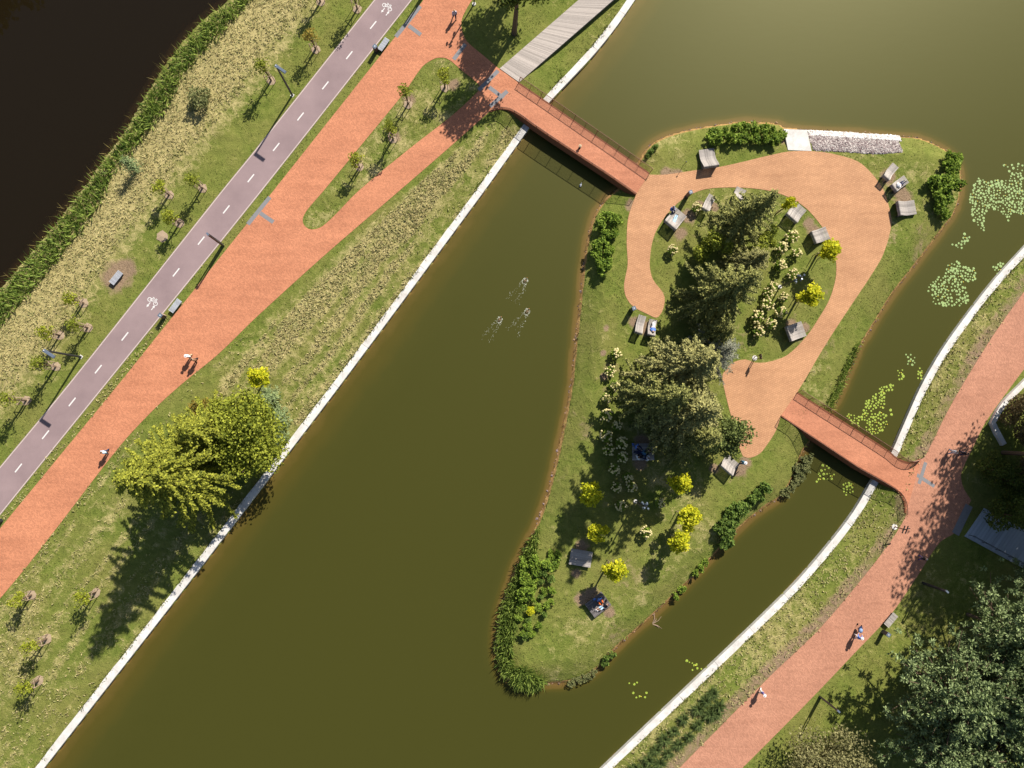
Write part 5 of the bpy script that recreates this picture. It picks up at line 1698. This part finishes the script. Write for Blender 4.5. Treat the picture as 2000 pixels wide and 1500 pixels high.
def body_mesh(pose, shirt, legs, shorts=False, sleeves=True, shoes='black'):
    J = POSES[pose]
    names = list(J)
    me = bpy.data.meshes.new('b')
    V = [J[n] for n in names]
    E = [(names.index(a), names.index(b)) for a, b in BONES]
    # fingers and thumb, rooted inside the palm
    for h, e in (('hal', 'ell'), ('har', 'elr')):
        d = (Vector(J[h]) - Vector(J[e])).normalized()
        sd = d.cross(Vector((0, 0, 1))).normalized() if abs(d.z) < .9 else Vector((0, 1, 0))
        up = sd.cross(d)
        palm = Vector(J[h]) + d * .06
        V.append(tuple(palm)); E.append((names.index(h), len(V) - 1)); names.append(h + 'p'); pi_ = len(V) - 1
        for k, ln in enumerate((.062, .072, .068, .054)):
            q = palm + sd * (.026 * (k - 1.5)) + d * .03
            t = q + d * ln - up * .025
            V.append(tuple(q)); E.append((pi_, len(V) - 1)); names.append('f')
            V.append(tuple(t)); E.append((len(V) - 2, len(V) - 1)); names.append('f')
        q = Vector(J[h]) + d * .03 + sd * .045
        V.append(tuple(q)); E.append((names.index(h), len(V) - 1)); names.append('f')
        V.append(tuple(q + d * .05 + sd * .02)); E.append((len(V) - 2, len(V) - 1)); names.append('f')
    # nose
    hv, nv = Vector(J['hea']), Vector(J['nec'])
    upd = (Vector(J['top']) - hv).normalized()
    fw = (Vector((1, 0, 0)) - upd * upd.x) if abs(upd.x) < .8 else Vector((0, 0, 1))
    fw.normalize()
    me.from_pydata(V, E, [])
    o = bpy.data.objects.new('b', me)
    COL.objects.link(o)
    md = o.modifiers.new('s', 'SKIN')
    for i, n in enumerate(names):
        rr = RAD.get(n, .03 if n.endswith('p') else .0095)
        if n in ('pel', 'wai', 'che'): me.skin_vertices[0].data[i].radius = (rr * .8, rr * 1.05)
        else: me.skin_vertices[0].data[i].radius = (rr, rr)
        me.skin_vertices[0].data[i].use_root = (n == 'pel')
    sb = o.modifiers.new('d', 'SUBSURF'); sb.levels = 1; sb.render_levels = 1
    dg = bpy.context.evaluated_depsgraph_get()
    m2 = bpy.data.meshes.new_from_object(o.evaluated_get(dg))
    bpy.data.objects.remove(o)
    m2.name = 'body'
    m2.materials.clear()
    for mt in (skin_m, CL[shirt], CL[legs], CL[shoes]): m2.materials.append(mt)
    seg = [(Vector(J[a]), Vector(J[b]), a, b) for a, b in BONES]
    for p in m2.polygons:
        c = p.center
        best, bn, bt = 9, None, 0
        for A, B, a, b in seg:
            ab = B - A
            t = max(0, min(1, (c - A).dot(ab) / ab.length_squared))
            dd = (c - A - ab * t).length / (RAD[a] * (1 - t) + RAD[b] * t)
            if dd < best: best, bn, bt = dd, (a, b), t
        a, b = bn
        if b in ('tol', 'tor'): i = 3
        elif b in ('hil', 'hir', 'knl', 'knr') or (a == 'pel' and bt < .45): i = 2
        elif b in ('anl', 'anr'): i = 3 if bt > .9 else (0 if shorts else 2)
        elif b in ('hea', 'top') or (b == 'nec' and bt > .75): i = 0
        elif b in ('hal', 'har'): i = 1 if (sleeves and bt < .8) else 0
        else: i = 1
        p.material_index = i
        p.use_smooth = True
    return m2, J, fw, upd


_bm = {}


def person(pos, rz, pose, shirt, legs, hair, label, hat=None, shorts=False, sleeves=True, bag=None, shoes='black', group='people in the park', s=1.05):
    key = (pose, shirt, legs, shorts, sleeves, shoes)
    if key not in _bm: _bm[key] = body_mesh(*key)
    me, J, fw, up = _bm[key]
    r = empty('person', pos, label, 'person', group, rz)
    r.scale = (s, s, s)
    link('body', me, r)
    hv = Vector(J['hea'])
    sd = up.cross(fw)
    c = hv + up * .03 - fw * .018
    mb = MB()
    mb.ell((0, 0, 0), (.112, .105, .125), 9, 6)
    Mx = Matrix((fw, sd, up)).transposed()
    mb.v = [tuple(c + Mx @ Vector((min(v[0], .045 if v[2] < .05 else 9), v[1], v[2]))) for v in mb.v]
    mb.build('hair', HAIR[hair], r, smooth=True)
    f = MB()
    for q, rad in (((.115, 0, -.015), (.02, .014, .022)),): f.ell(q, rad, 5, 4)
    f.v = [tuple(hv + Mx @ Vector(v)) for v in f.v]
    f.build('nose', skin_m, r, smooth=True)
    for sg in (-1, 1):
        e = MB().ell((.1, sg * .038, .012), (.01, .014, .009), 5, 3); e.v = [tuple(hv + Mx @ Vector(v)) for v in e.v]
        e.build('eye', eye_m, r)
        e = MB().ell((.0, sg * .108, -.005), (.022, .012, .032), 5, 4); e.v = [tuple(hv + Mx @ Vector(v)) for v in e.v]
        e.build('ear', skin_m, r)
    e = MB().box(.098, .108, -.028, .028, -.062, -.052); e.v = [tuple(hv + Mx @ Vector(v)) for v in e.v]
    e.build('mouth', CL['brown'], r)
    if hat:
        h = MB(); h.ell((-.005, 0, .10), (.115, .11, .07), 9, 4); h.tube([(0, 0, .075), (0, 0, .09)], .19 if hat != 'navy' else .13, 12)
        h.v = [tuple(hv + Mx @ Vector(v)) for v in h.v]
        h.build('hat', CL[hat], r)
    return r


def at_px(u, v): return ground_pt(u, v)


W_ = lambda du, dv: pdir(du, dv)
person(at_px(888, 36), W_(2, 10), 'walk', 'lilac', 'navy', 'blond', 'person in a lilac top walking at the top of the promenade')
person(at_px(1130, 296), W_(-5, -4), 'walk', 'black', 'grey', 'brown', 'person in dark clothes with a tan hat walking over the long bridge', hat='tan')
person(at_px(375, 697), W_(-6, 8), 'walk', 'white', 'tan', 'grey', 'person in white with a white hat, left of the strolling pair', hat='white')
person(at_px(386, 704), W_(-6, 8), 'walk', 'brown', 'black', 'dark', 'person in brown and black, right of the strolling pair')
person(at_px(213, 882), W_(-6, 9), 'walk', 'paleblue', 'navy', 'brown', 'person in a pale blue shirt walking alone on the promenade')
person(at_px(1483, 1347), W_(-6, 6), 'walk', 'purple', 'white', 'blond', 'person with a white cap walking alone on the lower east promenade', hat='white', sleeves=False)
pp = at_px(1668, 1241)
person(pp, W_(5, -10), 'push', 'blue', 'white', 'blond', 'person in blue and white pushing the stroller', hat='white')
person(at_px(1852, 882), W_(6, -6), 'walk', 'white', 'denim', 'dark', 'person in a white top in tree shade at the junction')
person(at_px(1872, 885), W_(6, -6), 'walk', 'black', 'navy', 'dark', 'person in black beside the one in white at the junction')
person(at_px(1793, 1088), W_(5, -7), 'walk', 'black', 'purple', 'grey', 'person in dark clothes on the dappled promenade below the deck')
# stroller
sp_ = at_px(1675, 1226)
r = empty('stroller', sp_, 'navy and blue baby stroller pushed along the east promenade', 'stroller', None, W_(5, -10))
mb = MB()
for i in range(5):
    a0_, a1_ = -1.2 + i * .62, -1.2 + (i + 1) * .62
mb.ell((0, 0, .62), (.40, .24, .17), 10, 5); mb.build('seat_tub', CL['navy'], r, smooth=True)
MB().ell((-.14, 0, .82), (.30, .25, .20), 10, 5).build('hood', CL['denim'], r, smooth=True)
MB().tube([(-.55, -.22, 1.03), (-.62, 0, 1.05), (-.55, .22, 1.03)], .022, 6).build('handle', M['dark_metal'], r)
for s in (-1, 1):
    MB().tube([(-.55, s * .22, 1.03), (.38, s * .24, .16)], .016, 5).build('frame_tube', M['dark_metal'], r)
    MB().tube([(.15, s * .22, .66), (-.38, s * .26, .16)], .016, 5).build('frame_tube', M['dark_metal'], r)
    for x in (.38, -.38): MB().tube([(x, s * .27 - .02, .14), (x, s * .27 + .02, .14)], .14, 12).build('wheel', CL['black'], r)


def on(u, v, z_): return Vector((*G(u, v, z_), z_))


gz_ = lambda u, v: zat(*G(u, v))
person(on(1316, 432, .42), pdir(10, -22) , 'lie', 'paleblue', 'paleblue', 'dark', 'person in pale blue jeans lying on the wide lounger', group='people on the loungers', shoes='black')
person(on(1311, 408, .40), pdir(14, 22), 'sit', 'blue', 'navy', 'dark', 'person in blue sitting on the foot edge of the wide lounger', group='people on the loungers')
person(on(1756, 361, .52), pdir(22, -14), 'recline', 'white', 'navy', 'brown', 'person in white and navy lying back on the narrow lounger near the beach', group='people on the loungers', hat='white')
person(on(1275, 640, .46), pdir(4, -22), 'recline', 'blue', 'white', 'dark', 'person in blue lying back on the lounger under the spruce', group='people on the loungers')
person(at_px(1445, 903), pdir(10, -4), 'walk', 'teal', 'black', 'grey', 'person in teal standing by the lounger at the paving corner', group='people on the loungers', hat='white')
for u, v, po, sh, lg, ha, d, lab in [(1243, 872, 'floor', 'blue', 'navy', 'dark', (10, 8), 'person in blue at the upper left of the shaded platform'), (1252, 884, 'lie', 'teal', 'navy', 'dark', (-20, -2), 'person in teal lying across the middle of the shaded platform'),
                                     (1265, 880, 'floor', 'black', 'black', 'dark', (-8, 8), 'person in black at the right of the shaded platform'), (1245, 893, 'floor', 'white', 'black', 'brown', (10, -6), 'fair person in white at the lower left of the shaded platform'),
                                     (1263, 894, 'floor', 'white', 'navy', 'dark', (-10, -4), 'person in white at the lower right of the shaded platform')]:
    person(on(u, v, .45 + gz_(u, v)), pdir(*d), po, sh, lg, ha, lab, group='people on the platforms')
person(on(1170, 1170, .45 + gz_(1170, 1170)), pdir(10, 20), 'floor', 'blue', 'orange', 'dark', 'person in blue with orange trousers sitting on the sunny platform', group='people on the platforms', hat='navy')
person(on(1177, 1184, .45 + gz_(1177, 1184)), pdir(-22, 14), 'recline', 'black', 'paleblue', 'brown', 'person in pale blue shorts and white shoes reclining on the sunny platform', group='people on the platforms', shorts=True, sleeves=False, shoes='white')
# small belongings on the platforms
for u, v, c, nm, lab in [(1161, 1170, 'blue', 'bag', 'blue bag on the sunny platform'), (1184, 1172, 'black', 'bag', 'black bag at the corner of the sunny platform'), (1236, 868, 'blue', 'bag', 'blue bag at the corner of the shaded platform')]:
    p = on(u, v, .45 + gz_(u, v))
    r = empty(nm, p, lab, 'bag', None, R.uniform(0, 3))
    MB().ell((0, 0, .12), (.2, .13, .12), 8, 5).build('bag_body', CL[c], r, smooth=True)
    MB().tube([(-.1, 0, .22), (0, 0, .3), (.1, 0, .22)], .012, 5).build('strap', CL['black'], r)

# ------------------------------------------------------------------ birds, wakes and a drowned branch
foam = plain('foam', (.62, .64, .56), .6, .2, 20)
duck_b = plain('duck_brown', (.17, .12, .07), .7, .3, 20)
duck_h = plain('duck_head', (.04, .06, .03), .5)


def duck(u, v, label, wake=True):
    x, y = G(u, v, WZ)
    a = pdir(.55, -.83)
    r = empty('duck', (x, y, WZ), label, 'duck', 'ducks on the pond', a)
    MB().ell((0, 0, .05), (.27, .13, .11), 10, 6).build('body', duck_b, r, smooth=True)
    mb = MB(); mb.tube([(.18, 0, .08), (.24, 0, .2)], [.06, .045], 6); mb.ell((.27, 0, .24), (.08, .06, .06), 8, 5); mb.build('head', duck_h, r, smooth=True)
    MB().tube([(.33, 0, .23), (.42, 0, .215)], [.025, .015], 5).build('bill', CL['orange'], r)
    for s in (-1, 1): MB().ell((-.04, s * .11, .09), (.2, .03, .07), 8, 4).build('wing', duck_b, r, smooth=True)
    MB().tube([(-.22, 0, .08), (-.36, 0, .12)], [.06, .02], 5).build('tail', duck_b, r)
    # broken white water behind
    n = 150
    rg = np.random.default_rng(int(u))
    t = rg.random(n) ** 2.0 * 3.6
    sg = rg.choice([-1, 1], n)
    off = sg * (.2 + .12 * t) + rg.normal(size=n) * (.05 + .06 * t)
    ring = rg.random(n) < .3
    ph = rg.uniform(0, 6.28, n)
    px_ = np.where(ring, .34 * np.cos(ph) * 1.2, -t + .3); py_ = np.where(ring, .32 * np.sin(ph), off)
    P = np.column_stack([px_, py_, rg.uniform(.004, .02, n)])
    ax = np.column_stack([np.full(n, -1.0), sg * .18, np.zeros(n)]) + rg.normal(size=(n, 3)) * np.array([.2, .2, 0])
    V, F = leaf_quads(P, rg.uniform(.06, .22, n) , rg.uniform(.010, .026, n), ax, 3, rg)
    w = link('wake', big_mesh('wake', V, F, foam), None, (x, y, WZ), a)
    tag(w, label.replace('duck', 'foam wake behind the duck', 1), 'wake', 'duck wakes', 'stuff')


duck(1026, 548, 'duck swimming farthest up the pond')
duck(976, 624, 'duck swimming nearest the western pond wall')
duck(1030, 608, 'duck swimming nearest the island')
r = empty('gull', (*G(1134, 362, WZ), WZ), 'white gull floating beside the shade of the long bridge', 'gull', None, 1.2)
MB().ell((0, 0, .06), (.24, .11, .1), 10, 6).build('body', M['white_plastic'], r, smooth=True)
mb = MB(); mb.ell((.24, 0, .18), (.08, .06, .06), 8, 5); mb.tube([(.16, 0, .1), (.23, 0, .18)], .05, 6); mb.build('head', M['white_plastic'], r, smooth=True)
for s in (-1, 1): MB().ell((-.06, s * .1, .1), (.22, .03, .06), 8, 4).build('wing', M['lamp_head'], r, smooth=True)
MB().tube([(.3, 0, .18), (.38, 0, .17)], [.02, .01], 5).build('bill', CL['orange'], r)
r = empty('dead_branch', (*G(1278, 1218, WZ), WZ), 'bare grey branch lying in the water off the south east shore', 'branch', None, pdir(10, -3))
mb = MB()
rg = random.Random(4)
for i in range(9):
    a = rg.uniform(-1.5, 1.5); L = rg.uniform(.6, 1.4)
    mb.tube([(-.3, 0, -.05), (L * .5 * math.cos(a), L * .5 * math.sin(a), .1), (L * math.cos(a), L * math.sin(a) + rg.uniform(-.2, .2), .02)], [.035, .025, .01], 5)
mb.build('twigs', M['pale_wood'], r)
